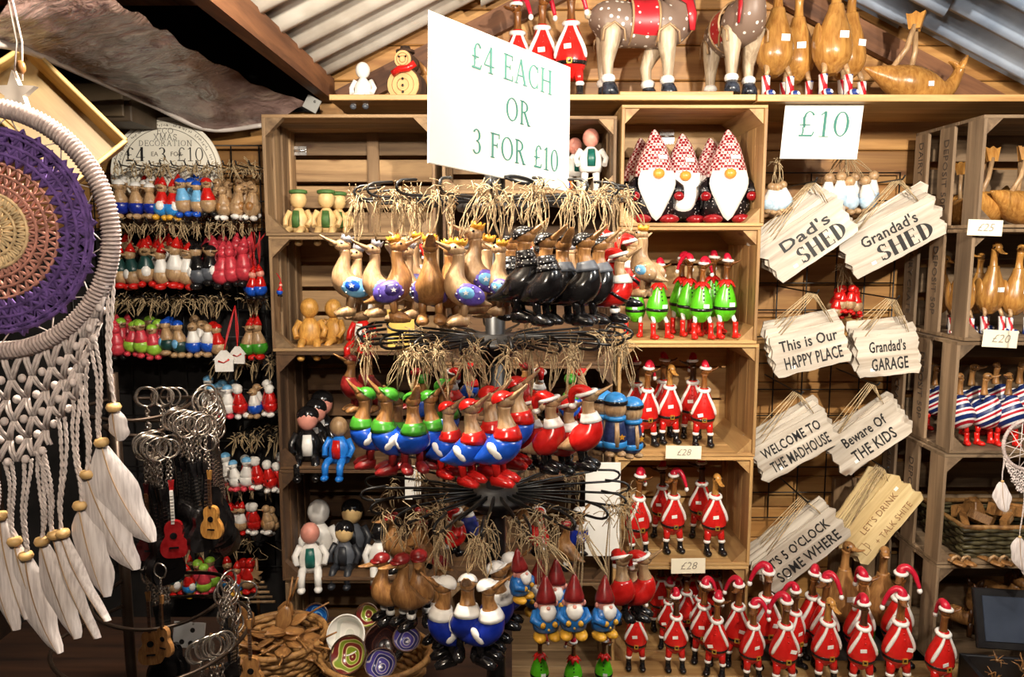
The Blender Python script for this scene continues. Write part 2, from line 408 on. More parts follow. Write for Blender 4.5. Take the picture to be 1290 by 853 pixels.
# long shelf board over the crates, riser boards, plinth
tb = thing('top_shelf', 'long pale shelf board running above all the crates', 'shelf', (0, 0, 0))
zt = 2.075
def seg_board(xa, xb, z, th, yf=2.55, d=.42):
    return MB().cbox(((xa + xb) / 2, yf + d / 2, z + th / 2), (xb - xa, d, th), .002)
obj('board', seg_board(-.60, .80, zt, .018).mesh('board', M_shelf, False), tb)
obj('board', seg_board(.805, 2.3, zt - .004, .022).mesh('board', M_shelf, False), tb)
obj('riser_board', seg_board(.36, .74, zt + .018, .020, 2.60, .3).mesh('riser_board', M_shelf, False), tb)
TOPZ = zt + .018
pl = thing('display_plinth', 'low plank plinth under the crowd of red-coated ducks', 'plinth', (0, 0, 0))
for k in range(4):
    obj('plank', MB().cbox((1.13, 2.16 + .105 * k, .125), (1.66, .10, .02), .002).mesh('plank', M_crate, False), pl)
obj('front_panel', MB().cbox((1.13, 2.12, .06), (1.66, .02, .11), .002).mesh('front_panel', M_darkw, False), pl)
PLZ = .135
# upright timber board beside the lower right crates
obj('trim_6', MB().cbox((RXL - .08, 2.95, .36), (.10, .03, .62), .003).mesh('trim', M_oldZ, False), kind='structure')
obj('trim_7', MB().cbox((RXL - .18, 2.96, .36), (.09, .03, .62), .003).mesh('trim', M_oldZ, False), kind='structure')

# wire grid panels on the wall
def grid_panel(label, xa, xb, za, zb, y, step=.1):
    g = thing('grid_panel', label, 'wire grid', ((xa + xb) / 2, y, za))
    nx = int((xb - xa) / step); nz = int((zb - za) / step); w_ = xb - xa; h_ = zb - za
    vm = MB().tube([(0, 0, 0), (0, 0, h_)], .0028, 6).mesh('upright_wire', M_black); hm = MB().tube([(-w_ / 2, 0, 0), (w_ / 2, 0, 0)], .0028, 6).mesh('cross_wire', M_black)
    for i in range(nx + 1): obj('upright_wire', vm, g, (-w_ / 2 + w_ * i / nx, 0, 0))
    for i in range(nz + 1): obj('cross_wire', hm, g, (0, -.005, h_ * i / nz))
grid_panel('black wire grid behind the hanging wooden plaques', .93, 1.50, .5, 1.88, 2.97)
grid_panel('black wire grid carrying the rows of small ornaments', -1.72, -.86, .3, 1.98, 2.95)
# metal hinges and clips on the back wall
def plate(px, py, Y, w_, h_, label, name, cat):
    t_ = thing(name, label, cat, P(px, py, Y)); z = paint('bright_steel', (205, 205, 205), .22, .03, .85)
    for s in (-1, 1): obj('leaf_plate', MB().cbox((0, 0, s * h_ * .27), (w_, .004, h_ * .44), .001).mesh('leaf_plate', z, False), t_)
    obj('pin', MB().tube([(-w_ * .45, -.004, 0), (w_ * .45, -.004, 0)], .005, 8).mesh('pin', z), t_)
plate(840, 172, 2.92, .055, .055, 'bright steel hinge on the boards behind the gnomes', 'hinge', 'hinge')
plate(378, 190, 2.91, .05, .035, 'steel hinge on the boards in the top left crate', 'hinge', 'hinge')
plate(1270, 154, 2.9, .05, .02, 'steel latch behind the upside-down ducks', 'latch', 'latch')
# ------------------------------------------------------------------ kinds of painted figures
RED = paint('red_gloss', (196, 22, 16), .22, .10); WHT = paint('white_gloss', (236, 232, 226), .35, .04)
PINK = paint('crimson_hat', (204, 22, 52), .3, .12); BLK = paint('black_gloss', (14, 11, 12), .16, .1)
GOLD = paint('gold_buckle', (205, 160, 60), .3, .1, .5); GRN = paint('green_gloss', (84, 186, 20), .25, .1)
BOOTR = paint('scarlet_gloss', (214, 28, 20), .2, .1); BLU = paint('royal_blue_gloss', (16, 78, 190), .25, .12)
DBL = paint('deep_blue_gloss', (12, 40, 150), .28, .15); SKY = paint('sky_blue', (110, 176, 222), .35, .12)
YEL = paint('mustard_yellow', (222, 164, 44), .35, .12); SKIN = paint('rosy_skin', (226, 150, 132), .4, .1)
PUR = paint('violet_paint', (92, 74, 168), .4, .2, scale=20); SIL = paint('dull_silver', (150, 148, 152), .4, .12, .3)
DRED = paint('dark_red_gloss', (128, 18, 18), .3, .15); CAPG = paint('leaf_green_cap', (58, 140, 32), .3, .1)
GREY = paint('slate_grey', (86, 90, 98), .4, .12); TEAL = paint('teal_green', (16, 96, 84), .35, .1)
STICK = paint('price_sticker', (244, 242, 236), .6, .02)
BROWN = wood('brown_carved_wood', (150, 96, 48), (86, 48, 22), 'Z', .3, 30, 6, False, True, .3, 2)
DKBR = wood('dark_carved_wood', (96, 58, 30), (48, 26, 14), 'Z', .3, 30, 6, False, True, .3, 2)
HONEY = wood('honey_carved_wood', (206, 154, 82), (150, 98, 44), 'Z', .25, 30, 6, False, True, .2, 1)
NAT = wood('natural_carved_wood', (200, 168, 128), (150, 114, 80), 'Z', .35, 30, 6, False, True, .15, 1)
TAN = wood('tan_carved_wood', (186, 138, 84), (126, 82, 44), 'Z', .35, 30, 6, False, True, .2, 1)
FLAG = stripes('flag_boot_print', [(0, (236, 232, 228)), (.22, (188, 24, 40)), (.42, (236, 232, 228)), (.58, (20, 52, 130)), (.86, (236, 232, 228))], 9, 'X', (0, .5, .9))
FLAGB = stripes('flag_body_print', [(0, (236, 232, 228)), (.12, (180, 24, 44)), (.34, (236, 232, 228)), (.5, (22, 40, 96)), (.9, (236, 232, 228))], 7.5, 'Z', (.5, .35, 0))
STUD = spots('black_with_white_dots', (20, 18, 20), (225, 222, 216), 34, .22)
DOTB = spots('black_fine_dots', (18, 15, 18), (220, 210, 205), 30, .16)
TWINE = paint('jute_twine', (190, 164, 124), .85, .25, scale=60)

BODY = cr([(.022, .20, .05, .05), (.03, .255, .145, .13), (.025, .35, .205, .185), (.015, .46, .195, .165), (.005, .57, .145, .12), (0, .66, .095, .085), (0, .715, .075, .072)], 3)
BODY = [(a, b, c * .70, d * .74) for a, b, c, d in BODY]
def at_z(z):
    for a, b in zip(BODY, BODY[1:]):
        if a[1] <= z <= b[1]:
            k = (z - a[1]) / (b[1] - a[1]); return tuple(p + (q - p) * k for p, q in zip(a, b))
    return BODY[0] if z < BODY[0][1] else BODY[-1]
def body_band(z0, z1, g, n=4):
    q = [at_z(z0 + (z1 - z0) * i / n) for i in range(n + 1)]
    return MB().loft([(0, a[0], a[1]) for a in q], [(a[2] * g, a[3] * g) for a in q], 16)
def santa_hat(pr, yaw, side, hatm, brimm, z=.955, y=-.012, r=.048, droop=1.0):
    M = RZ(yaw)
    ring = [(r * 1.05 * math.cos(a), y + r * 1.15 * math.sin(a), z + .004 * math.sin(a)) for a in [2 * math.pi * k / 14 for k in range(14)]]
    h = pr.part('hat', MB().loft([Vector(q) for q in cr([(0, y, z), (side * .005, y + .01, z + .04), (side * .05, y + .02, z + .062), (side * .105, y + .02, z + .02), (side * .14, y + .02, z - .05 * droop), (side * .165, y + .02, z - .12 * droop)], 3)],
                                  [q[0] for q in cr([(r,), (r * .92,), (r * .72,), (r * .56,), (r * .46,), (r * .36,)], 3)], 10, (0, 1, 0), M=M), hatm)
    pr.part('hat_brim', MB().tube(ring, .019, 8, True, M), brimm, h)
    pr.part('hat_tip', MB().blob((side * .168, y + .02, z - .145 * droop), (.026, .026, .03), 8, 6, M), brimm, h)
def head(pr, yaw, m, tilt=0, bill=None):
    """long neck, rounded head and flat upturned bill"""
    M = RZ(yaw)
    q = cr([(0, .67, .05), (.004, .75, .037), (0, .83, .034), (-.012, .89, .042)], 3)
    pr.part('neck', MB().loft([(0, a[0], a[1]) for a in q], [a[2] for a in q], 12), m)
    H = M @ T(0, -.015, .91) @ RX(-tilt) @ T(0, .015, -.91)
    hd = pr.part('head', MB().blob((0, -.025, .925), (.045, .062, .048), 12, 8, H), m)
    b = cr([(-.07, .922, .034, .026), (-.105, .926, .029, .016), (-.14, .937, .032, .011), (-.17, .956, .021, .007)], 2)
    pr.part('bill', MB().loft([(0, a[0], a[1]) for a in b], [(a[2], a[3]) for a in b], 10, M=H), bill or m, hd)
    for s in (-1, 1): pr.part('eye', MB().blob((s * .042, -.045, .935), (.008, .011, .011), 6, 4, H), BLK, hd)
def boots(pr, m, cuffm, legm, leg_r=.042, spread=.078, h=.155, n_cuff=True, toe=.075, fw=0.0):
    for s in (-1, 1):
        x = s * spread
        lg = pr.part('leg', MB().loft([(x * .9, .0, .30), (x, -.015 - fw, .22), (x * 1.12, -.02 - fw, h)], [leg_r * 1.05, leg_r, leg_r * .8], 10), legm)
        if n_cuff: pr.part('cuff', MB().blob((x * 1.12, -.02 - fw, h), (leg_r * 1.02, leg_r * 1.02, .03), 10, 6), cuffm, lg)
        q = cr([(-.015 - fw, h - .005, .034, .037), (-.02 - fw, .09, .031, .035), (-.03 - fw, .045, .037, .05), (-.035 - fw, .008, .041, .062)], 2)
        bt = pr.part('boot', MB().loft([(x * 1.12, a[0], a[1]) for a in q], [(a[2], a[3]) for a in q], 10).blob((x * 1.15, -.085 - fw, .034), (.043, toe * .85, .034), 10, 6), m)
def santa_duck(yaw, side, hat=True, tilt=0, headm=None, sticker=(-.02, .47)):
    pr = Proto('santa_duck', 'duck figure')
    pr.part('coat', MB().loft([(0, a[0], a[1]) for a in BODY], [(a[2], a[3]) for a in BODY], 18), RED)
    head(pr, yaw, headm or BROWN, tilt)
    pr.part('collar', MB().tube([(.060 * math.cos(a), .060 * math.sin(a), .69 - .012 * math.sin(a) * -1) for a in [2 * math.pi * k / 14 for k in range(14)]], .024, 8, True), WHT)
    for s in (-1, 1):      # white fur edge of the cape down each flank
        q = [at_z(z) for z in (.68, .61, .53, .45, .385)]; ang = (62, 52, 38, 26, 18)
        pts = [(s * a[2] * math.cos(math.radians(g)) * 1.02, a[0] - a[3] * math.sin(math.radians(g)) * 1.02, a[1]) for a, g in zip(q, ang)]
        pr.part('fur_trim', MB().tube(cr(pts, 2), [.013, .014, .016, .018, .02, .021, .02, .018, .01], 8), WHT)
        # folded red wing behind the trim
    b = pr.part('belt', body_band(.325, .36, 1.025, 2), BLK)
    a = at_z(.342); y = a[0] - a[3] * 1.03
    bk = MB()
    for dx, dz, w_, h_ in ((-.021, 0, .009, .05), (.021, 0, .009, .05), (0, .021, .05, .009), (0, -.021, .05, .009)): bk.box((dx, y - .004, .342 + dz), (w_, .012, h_))
    pr.part('buckle', bk, GOLD, b, smooth=False)
    a = at_z(sticker[1]); pr.part('price_sticker', MB().box((0, 0, 0), (.065, .004, .042), T(sticker[0], a[0] - a[3] * 1.005 - .002, sticker[1]) @ RX(8) @ RY(sticker[0] * 260)), STICK, smooth=False)
    for z in (.60, .545): a = at_z(z); pr.part('button', MB().blob((0, a[0] - a[3], z), (.011, .008, .011), 8, 4), RED)
    boots(pr, BLK, WHT, RED)
    if hat: santa_hat(pr, yaw, side, PINK, WHT)
    return pr
SD = [santa_duck(-50, 1, tilt=-18), santa_duck(35, 1, tilt=5), santa_duck(-20, -1, tilt=-10, sticker=(.05, .45)), santa_duck(75, 1, tilt=10, sticker=(-.05, .40)), santa_duck(10, -1, hat=False, tilt=-35, headm=HONEY), santa_duck(-70, -1, tilt=0, headm=DKBR)]
def elf_duck(yaw, side):
    pr = Proto('elf_duck', 'duck figure')
    pr.part('coat', MB().loft([(0, a[0], a[1]) for a in BODY], [(a[2], a[3]) for a in BODY], 18), GRN)
    head(pr, yaw, BROWN, 5)
    c = MB()
    for k in range(7):
        a = 2 * math.pi * k / 7; c.loft([(.03 * math.cos(a), .03 * math.sin(a), .72), (.075 * math.cos(a), .075 * math.sin(a), .69), (.12 * math.cos(a), .12 * math.sin(a), .63)], [(.045, .012), (.04, .012), (.004, .004)], 8, (-math.sin(a), math.cos(a), 0))
    pr.part('collar', c, BOOTR)
    b = pr.part('belt', body_band(.36, .40, 1.025, 2), BLK)
    a = at_z(.42); pr.part('price_sticker', MB().box((0, 0, 0), (.07, .004, .05), T(.03, a[0] - a[3] * 1.02 - .004, .42) @ RX(5)), STICK, smooth=False)
    for z in (.60, .55, .5): a = at_z(z); pr.part('button', MB().blob((0, a[0] - a[3], z), (.012, .008, .012), 8, 4), BLK)
    boots(pr, BOOTR, WHT, WHT, .026, .095, .21, False, .085, .05)
    santa_hat(pr, yaw, side, PINK, WHT); return pr
ED = [elf_duck(30, 1), elf_duck(-40, -1), elf_duck(60, 1)]
def wood_duck(yaw, m, bootm=FLAG, tilt=0, fat=1.0):
    pr = Proto('booted_duck', 'duck figure')
    pr.part('body', MB().loft([(0, a[0], a[1]) for a in BODY], [(a[2] * fat, a[3] * fat) for a in BODY], 18), m)
    head(pr, yaw, m, tilt)
    for s in (-1, 1):
        pr.part('wing', MB().blob((s * .122 * fat, .04, .44), (.025, .075, .15), 10, 8), m)
    a = at_z(.48); pr.part('price_sticker', MB().box((0, 0, 0), (.07, .004, .05), T(.02, a[0] - a[3] * fat * 1.02 - .003, .47) @ RX(5)), STICK, smooth=False)
    boots(pr, bootm, NAT, NAT, .02, .09, .19, False, .085, .03); return pr
WD = [wood_duck(-30, HONEY), wood_duck(40, HONEY, tilt=-30), wood_duck(0, HONEY, tilt=-40)]
def flag_duck(yaw):
    pr = Proto('striped_duck', 'duck figure')
    q = cr([(.20, .0, .28, .03), (.12, .0, .33, .13), (.0, .0, .40, .21), (-.09, 0, .47, .19), (-.12, 0, .58, .11), (-.10, 0, .68, .06)], 3)
    pr.part('body', MB().loft([(0, a[0], a[2]) for a in q], [a[3] for a in q], 16), FLAGB)
    head(pr, yaw, TAN, 0)
    boots(pr, BOOTR, WHT, BOOTR, .034, .10, .17, False, .085, .02); return pr
FD = [flag_duck(-40), flag_duck(50)]
def gnome(beard_pt=True):
    pr = Proto('gnome', 'gnome figure'); W = 1.2
    pr.part('body', MB().lathe([(.05, .05), (.19, .08), (.215, .2), (.20, .34), (.165, .48), (.12, .55)], 18, sy=.72), DOTB)
    q = cr([(0, .50, .185, .15), (.0, .56, .185, .15), (.005, .70, .145, .12), (.01, .84, .095, .085), (.0, .95, .045, .04), (-.005, 1.0, .012, .012)], 3)
    pr.part('hat', MB().loft([(a[0], 0, a[1]) for a in q], [(a[2], a[3]) for a in q], 18), gingham('red_gingham', 34))
    out = [(-.15, .56), (-.175, .42), (-.12, .25), (0, .03 if beard_pt else .13), (.12, .25), (.175, .42), (.15, .56)] if beard_pt else [(-.15, .56), (-.155, .38), (-.11, .22), (-.05, .14), (.05, .14), (.11, .22), (.155, .38), (.15, .56)]
    out = cr(out, 3); mb = MB(); vs = []; n = len(out)
    for k, (x, z) in enumerate(out): vs.append((x, -.135, z))
    for k, (x, z) in enumerate(out): vs.append((x * .8, -.185, .40 + (z - .40) * .86))
    fs = [(i, (i + 1) % n, n + (i + 1) % n, n + i) for i in range(n)] + [tuple(range(n, 2 * n))]
    pr.part('beard', mb.add(vs, fs), WHT)
    pr.part('nose', MB().blob((0, -.20, .52), (.055, .045, .055), 12, 8), paint('orange_nose', (232, 150, 58), .3, .05))
    for s in (-1, 1):
        a = pr.part('arm', MB().loft([(s * .15, 0, .48), (s * .225, -.06, .38), (s * .21, -.13, .31)], [.04, .055, .05], 10), DOTB)
        pr.part('mitten', MB().blob((s * .205, -.15, .29), (.05, .045, .05), 10, 6), paint('cherry_gloss', (140, 10, 20), .15, .1), a)
        pr.part('boot', MB().blob((s * .13, -.10, .05), (.095, .11, .055), 12, 6), paint('cherry_gloss', (140, 10, 20), .15, .1))
    pr.part('price_sticker', MB().box((0, 0, 0), (.08, .004, .045), T(.05, -.135, .70) @ RX(-14)), STICK, smooth=False)
    for p_ in pr.parts: p_[1].transform(SC(1.17, 1.05, 1))
    return pr
GN = [gnome(True), gnome(False)]

# ------------------------------------------------------------------ standing figures on the shelves
def stand(pr, px, Y, z, h, rz, label='', group=None, **kw):
    zz = z + h * .4
    return pr.put((XZ(px, Y, zz), Y, z), rz, h, label, group, **kw)
S = .011
# gnomes
z = CZ[4] + S
g = [(806, 2.80, 1, .31, 10), (823, 2.70, 0, .325, 5), (858, 2.76, 1, .32, 0), (893, 2.80, 1, .31, 12), (915, 2.70, 0, .325, -5)]
gl = ['gnome half hidden behind the first bearded gnome in the top crate', 'checked-hat gnome with pointed white beard and orange nose at the crate\'s left', 'middle gnome with rounded white beard between the other checked-hat gnomes', 'gnome half hidden behind the rightmost bearded gnome', 'checked-hat gnome with pointed white beard at the crate\'s right']
for (px, Y, k, h, rz), lb in zip(g, gl):
    stand(GN[k], px, Y, z, h, rz, lb, 'checked-hat gnomes in the top crate')
# green-bellied ducks
z = CZ[3] + S; it = []
for px, Y, k, h, rz in ((800, 2.70, 1, .25, -25), (829, 2.64, 0, .27, 20), (858, 2.80, 0, .29, -5), (868, 2.72, 1, .285, 10), (884, 2.63, 0, .275, 0), (897, 2.80, 2, .295, 5), (914, 2.65, 2, .285, 10)):
    it.append((px, stand(ED[k], px, Y, z, h, rz)))
name_row(it, 'green-bellied duck with red boots and red hat', 'green-bellied ducks in the crate')
z = CZ[2] + S; it = []
for px, Y, k, h, rz in ((801, 2.80, 5, .30, -15), (815, 2.68, 1, .30, 12), (835, 2.82, 3, .31, 5), (843, 2.72, 4, .305, 8), (872, 2.80, 5, .31, -15), (886, 2.68, 3, .30, -6)):
    it.append((px, stand(SD[k], px, Y, z, h, rz)))
name_row(it, 'red-coated santa duck on the upper of two crates', 'santa ducks in the upper crate')
z = CZ[1] + S; it = []
for px, Y, k, h, rz in ((804, 2.64, 1, .315, 18), (834, 2.82, 5, .29, -25), (848, 2.68, 0, .305, 6), (883, 2.82, 5, .31, -20), (900, 2.66, 4, .315, 4)):
    it.append((px, stand(SD[k], px, Y, z, h, rz)))
name_row(it, 'red-coated santa duck on the lower of two crates', 'santa ducks in the lower crate')
z = CZ[0] + S; it = []
for px, Y, k, h, rz in ((832, 2.86, 5, .31, 0), (870, 2.88, 1, .30, 8), (901, 2.87, 0, .31, -6), (884, 2.9, 2, .29, 10), (852, 2.90, 3, .29, 0),
                        (842, 2.72, 3, .265, -18), (864, 2.76, 2, .29, 5), (882, 2.73, 1, .275, -10), (800, 2.74, 0, .28, 10)):
    it.append((px, stand(SD[k], px, Y, z, h, rz)))
name_row(it, 'small santa duck in the bottom crate\'s back crowd', 'santa ducks in the bottom crate')
it = []
for px, Y, k, h, rz in ((801, 2.48, 1, .27, -6), (851, 2.47, 5, .28, -4), (902, 2.44, 3, .285, -24), (929, 2.50, 2, .31, -18), (948, 2.40, 0, .285, 20), (886, 2.52, 1, .30, -15)):
    it.append((px, stand(SD[k], px, Y, PLZ, h, rz)))
name_row(it, 'small santa duck standing before the bottom crate', 'santa ducks before the bottom crate')
it = []
for px, Y, k, h, rz in ((965, 2.50, 2, .40, 6), (988, 2.36, 2, .355, 4), (1000, 2.48, 5, .33, 30), (1022, 2.56, 1, .36, 8), (1038, 2.50, 0, .37, -4), (1041, 2.38, 4, .355, 8), (1083, 2.48, 3, .385, 10), (1086, 2.36, 5, .345, -8), (1131, 2.50, 0, .395, 12), (1132, 2.36, 2, .375, 4), (1186, 2.32, 3, .345, 12)):
    it.append((px, stand(SD[k], px, Y, PLZ, h * .90, rz)))
name_row(it, 'large santa duck on the plinth under the plaques', 'santa ducks on the plinth')
hula = stand(wood_duck(-20, TAN, GRN, -10), 1110, 2.62, PLZ, .40, 0, 'bare brown duck with a green garland behind the santa ducks', None)
stand(wood_duck(30, TAN, BLU, -5), 1062, 2.64, PLZ, .41, 0, 'bare brown duck in blue boots behind the santa ducks', None)
# top shelf: three santa ducks, reindeer, brown ducks
z = TOPZ; it = []
for px, Y, k, h, rz in ((652, 2.76, 0, .36, 6), (683, 2.72, 1, .37, 4), (719, 2.68, 1, .375, -10)):
    it.append((px, stand(SD[k], px, Y, z, h, rz)))
name_row(it, 'tall santa duck on the long top shelf', 'santa ducks on the top shelf')
it = []
for px, Y, k, h, rz in ((978, 2.68, 0, .43, 8), (1004, 2.76, 1, .42, -14), (1051, 2.66, 2, .44, 5), (1070, 2.76, 0, .44, 20)):
    it.append((px, stand(WD[k], px, Y, TOPZ, h, rz)))
name_row(it, 'varnished brown duck in flag boots on the top shelf', 'flag-boot ducks on the top shelf')
# right crates
_, xl, zc, _t = RC[2]; it = []
for px, Y, k, h, rz in ((1211, 2.62, 1, .31, -10), (1232, 2.76, 0, .29, 0), (1249, 2.64, 2, .33, 4), (1281, 2.62, 0, .32, 6), (1186, 2.80, 1, .28, 0)):
    it.append((px, stand(WD[k], px, Y, zc + S, h, rz)))
name_row(it, 'varnished brown duck in flag boots in the slatted crate', 'flag-boot ducks in the slatted crate')
_, xl, zc, _t = RC[1]; it = []
for px, Y, k, h, rz in ((1207, 2.60, 0, .26, -20), (1238, 2.60, 1, .26, 15), (1268, 2.58, 0, .265, -10), (1222, 2.74, 1, .27, 0), (1252, 2.74, 0, .28, 0), (1282, 2.74, 1, .28, 0), (1176, 2.82, 1, .25, 10)):
    it.append((px, stand(FD[k], px, Y, zc + S, h, rz)))
name_row(it, 'duck with striped flag body and red boots', 'striped ducks in the slatted crate')

# diving ducks: lying body, tail up, two paddle feet in the air
def diving_duck(m, name='upside_down_duck'):
    pr = Proto(name, 'duck figure')
    q = cr([(-.46, .36, .012, .015), (-.38, .33, .05, .04), (-.27, .29, .10, .10), (-.10, .22, .17, .19), (.08, .17, .175, .175), (.25, .13, .12, .12), (.35, .17, .075, .085), (.41, .27, .05, .065), (.43, .33, .045, .07)], 3)
    pr.part('body', MB().loft([(a[0], 0, a[1]) for a in q], [(a[3], a[2]) for a in q], 16, (0, 1, 0)), m)
    pr.part('tail_fan', MB().loft([(.42, 0, .30), (.45, 0, .38), (.50, 0, .46)], [(.05, .04), (.08, .03), (.015, .012)], 12, (0, 1, 0)).loft([(.42, 0, .33), (.38, 0, .385), (.33, 0, .405)], [(.05, .03), (.05, .018), (.015, .008)], 10, (0, 1, 0)), m)
    for s, lean in ((-1, .17), (1, .02)):
        x = -.10 + s * .10
        lg = pr.part('leg', MB().tube([(x, s * .04, .36), (x + lean * .5 + .02, s * .05, .52), (x + lean, s * .05, .74)], .026, 8), NAT)
        fo = [(-.05, 0), (.05, 0), (.085, .16), (.04, .14), (0, .17), (-.04, .14), (-.085, .16)]
        pr.part('webbed_foot', MB().prism([(a, b) for a, b in fo], .045, T(x + lean, s * .05, .70) @ RZ(35 * s) @ RX(-8)), m, lg, smooth=False)
    pr.part('price_sticker', MB().box((0, 0, 0), (.05, .004, .045), T(.10, -.178, .17) @ RX(0)), STICK, smooth=False)
    return pr
DD = diving_duck(HONEY)
DD.put((XZ(1150, 2.72, 2.2), 2.72, TOPZ - .005), -4, .36, 'upside-down varnished duck with feet in the air on top shelf', 'upside-down ducks', skip=())
_, xl, zc, _t = RC[3]
DD.put((XZ(1243, 2.66, 1.8), 2.66, zc + S), 35, .31, 'upside-down duck behind the price card in the top right crate', 'upside-down ducks')
DD.put((XZ(1287, 2.62, 1.8), 2.62, zc + S), 20, .31, 'upside-down duck cut by the right photo edge in the crate', 'upside-down ducks')
DD.put((XZ(1215, 2.80, 1.8), 2.80, zc + S), 70, .27, 'upside-down duck at the back of the top right crate', 'upside-down ducks')

# reindeer
DEER = spots('grey_brown_coat_white_dots', (128, 106, 92), (238, 230, 220), 17, .2, .45)
LEGM = wood('pale_deer_leg', (214, 196, 168), (150, 128, 106), 'Z', .4, 30, 6, False, True, .1)
SADD = spots('red_blanket_dots', (186, 34, 44), (240, 220, 210), 16, .14, .4)
def reindeer(label, loc, rz, s):
    t_ = thing('reindeer', label, 'reindeer', loc, (0, 0, math.radians(rz)), s, 'carved reindeer on the top shelf')
    q = cr([(-.36, .50, .03, .03), (-.33, .52, .13, .13), (-.22, .54, .165, .17), (0, .53, .15, .155), (.18, .55, .16, .18), (.27, .62, .12, .16), (.30, .74, .085, .11), (.30, .88, .075, .085), (.32, .97, .07, .075)], 3)
    obj('body', MB().loft([(a[0], 0, a[1]) for a in q], [(a[2], a[3]) for a in q], 18, (0, 1, 0)).mesh('body', DEER), t_)
    hd = obj('head', MB().loft([(.28, 0, 1.0), (.36, 0, 1.0), (.46, 0, .95), (.54, 0, .92)], [.05, .08, .055, .035], 12, (0, 1, 0)).mesh('head', DEER), t_)
    for sd in (-1, 1):
        obj('ear', MB().loft([(.30, sd * .06, 1.04), (.29, sd * .12, 1.08), (.28, sd * .17, 1.09)], [.02, .03, .006], 8).mesh('ear', DEER), hd)
        obj('antler', MB().tube([(.32, sd * .04, 1.06), (.29, sd * .09, 1.18), (.33, sd * .14, 1.30)], .014, 6, r1=.006).tube([(.30, sd * .08, 1.15), (.38, sd * .10, 1.20)], .011, 6, r1=.005).mesh('antler', LEGM), hd)
    for x, sd, k in ((-.24, -1, 0), (-.24, 1, 1), (.17, -1, 2), (.17, 1, 3)):
        off = (-.03, -.02, .02, -.10)[k]
        p = cr([(x, .085, .50, .085), (x + off * .4, .09, .38, .07), (x + off, .09, .24, .045), (x + off * .8, .09, .12, .036), (x + off * .8, .09, .09, .038)], 2)
        lg = obj('leg', MB().loft([(a[0], sd * a[1], a[2]) for a in p], [a[3] for a in p], 12, (0, 1, 0)).mesh('leg', LEGM), t_)
        obj('haunch_line', MB().tube([(x - .085, sd * .16, .38), (x - .075, sd * .165, .46), (x, sd * .172, .51), (x + .075, sd * .165, .46), (x + .085, sd * .16, .38)], .008, 6).mesh('haunch_line', NAT), t_)
        X = x + off * .8
        obj('fur_cuff', MB().blob((X, sd * .09, .125), (.056, .056, .042), 12, 6).mesh('fur_cuff', WHT), lg)
        obj('hoof', MB().loft([(X, sd * .09, .105), (X + .015, sd * .09, .05), (X + .02, sd * .09, .0)], [.042, .06, .066], 10, (0, 1, 0)).mesh('hoof', paint('slate_hoof', (44, 50, 62), .25, .4, scale=26)), lg)
    sb = obj('blanket', MB().loft([(-.10, 0, .555), (.0, 0, .548), (.10, 0, .555)], [(.172, .168), (.165, .165), (.172, .176)], 18, (0, 1, 0), False).mesh('blanket', SADD), t_)
    for x in (-.10, .10):
        obj('blanket_edge', MB().tube([(x, .175 * math.cos(a), .553 + .172 * math.sin(a)) for a in [2 * math.pi * k / 20 for k in range(20)]], .009, 6, True).mesh('blanket_edge', NAT), sb)
    obj('neck_ribbon', MB().loft([(.262, 0, .69), (.285, 0, .74), (.295, 0, .79)], [(.125, .135), (.105, .12), (.09, .105)], 16, (0, 1, 0), False).mesh('neck_ribbon', SADD), t_)
    obj('ribbon_tail', MB().loft([(.33, -.10, .72), (.36, -.11, .60), (.36, -.12, .48)], [(.012, .03), (.012, .035), (.006, .02)], 8, (0, 1, 0)).mesh('ribbon_tail', SADD), t_)
    obj('tail', MB().loft([(-.34, 0, .57), (-.40, 0, .60), (-.43, 0, .66)], [.03, .035, .01], 8, (0, 1, 0)).mesh('tail', LEGM), t_)
reindeer('carved grey reindeer in red blanket seen from its side', (XZ(806, 2.74, 2.2), 2.74, TOPZ + .02), 6, .465)
reindeer('carved reindeer facing forward right of the other one', (XZ(924, 2.74, 2.2), 2.74, TOPZ + .02), -84, .44)
# ------------------------------------------------------------------ hanging ducks of the carousel
# sagittal outline of a hanging duck facing -Y: (y, z, half width, half depth) from tail to head
HS = cr([(.29, .25, .012, .012), (.225, .265, .05, .035), (.13, .30, .105, .085), (.025, .36, .145, .135), (-.045, .45, .14, .135), (-.07, .555, .105, .105), (-.055, .66, .072, .074), (-.035, .75, .056, .058), (-.04, .835, .058, .06)], 3)
NH = len(HS) - 1
def hseg(t0, t1, g=1.0, n=10):
    i0, i1 = int(round(t0 * NH)), int(round(t1 * NH)); q = HS[i0:i1 + 1]
    return MB().loft([(0, a[0], a[1]) for a in q], [(a[2] * g + (.004 if g > 1 else 0), a[3] * g + (.004 if g > 1 else 0)) for a in q], 14)
def hbit(f): return f
def crown(m_r, z, y, r, h):
    mb = MB(); n = 14; vs = []; fs = []
    for rr in (r, r * .88):
        for k in range(n): a = 2 * math.pi * k / n; vs.append((rr * math.cos(a), y + rr * math.sin(a), z))
        for k in range(n): a = 2 * math.pi * k / n; q = rr * 1.14; vs.append((q * math.cos(a), y + q * math.sin(a), z + (h if k % 2 == 0 else h * .55)))
    for k in range(n):
        j = (k + 1) % n
        fs += [(k, j, n + j, n + k), (2 * n + j, 2 * n + k, 3 * n + k, 3 * n + j), (n + k, n + j, 3 * n + j, 3 * n + k), (j, k, 2 * n + k, 2 * n + j)]
    return mb.add(vs, fs)
def star(c, r, t, M):
    pts = [(r * (1 if k % 2 == 0 else .42) * math.sin(math.pi * k / 5), r * (1 if k % 2 == 0 else .42) * math.cos(math.pi * k / 5)) for k in range(10)]
    return MB().prism(pts[::-1], t, M)
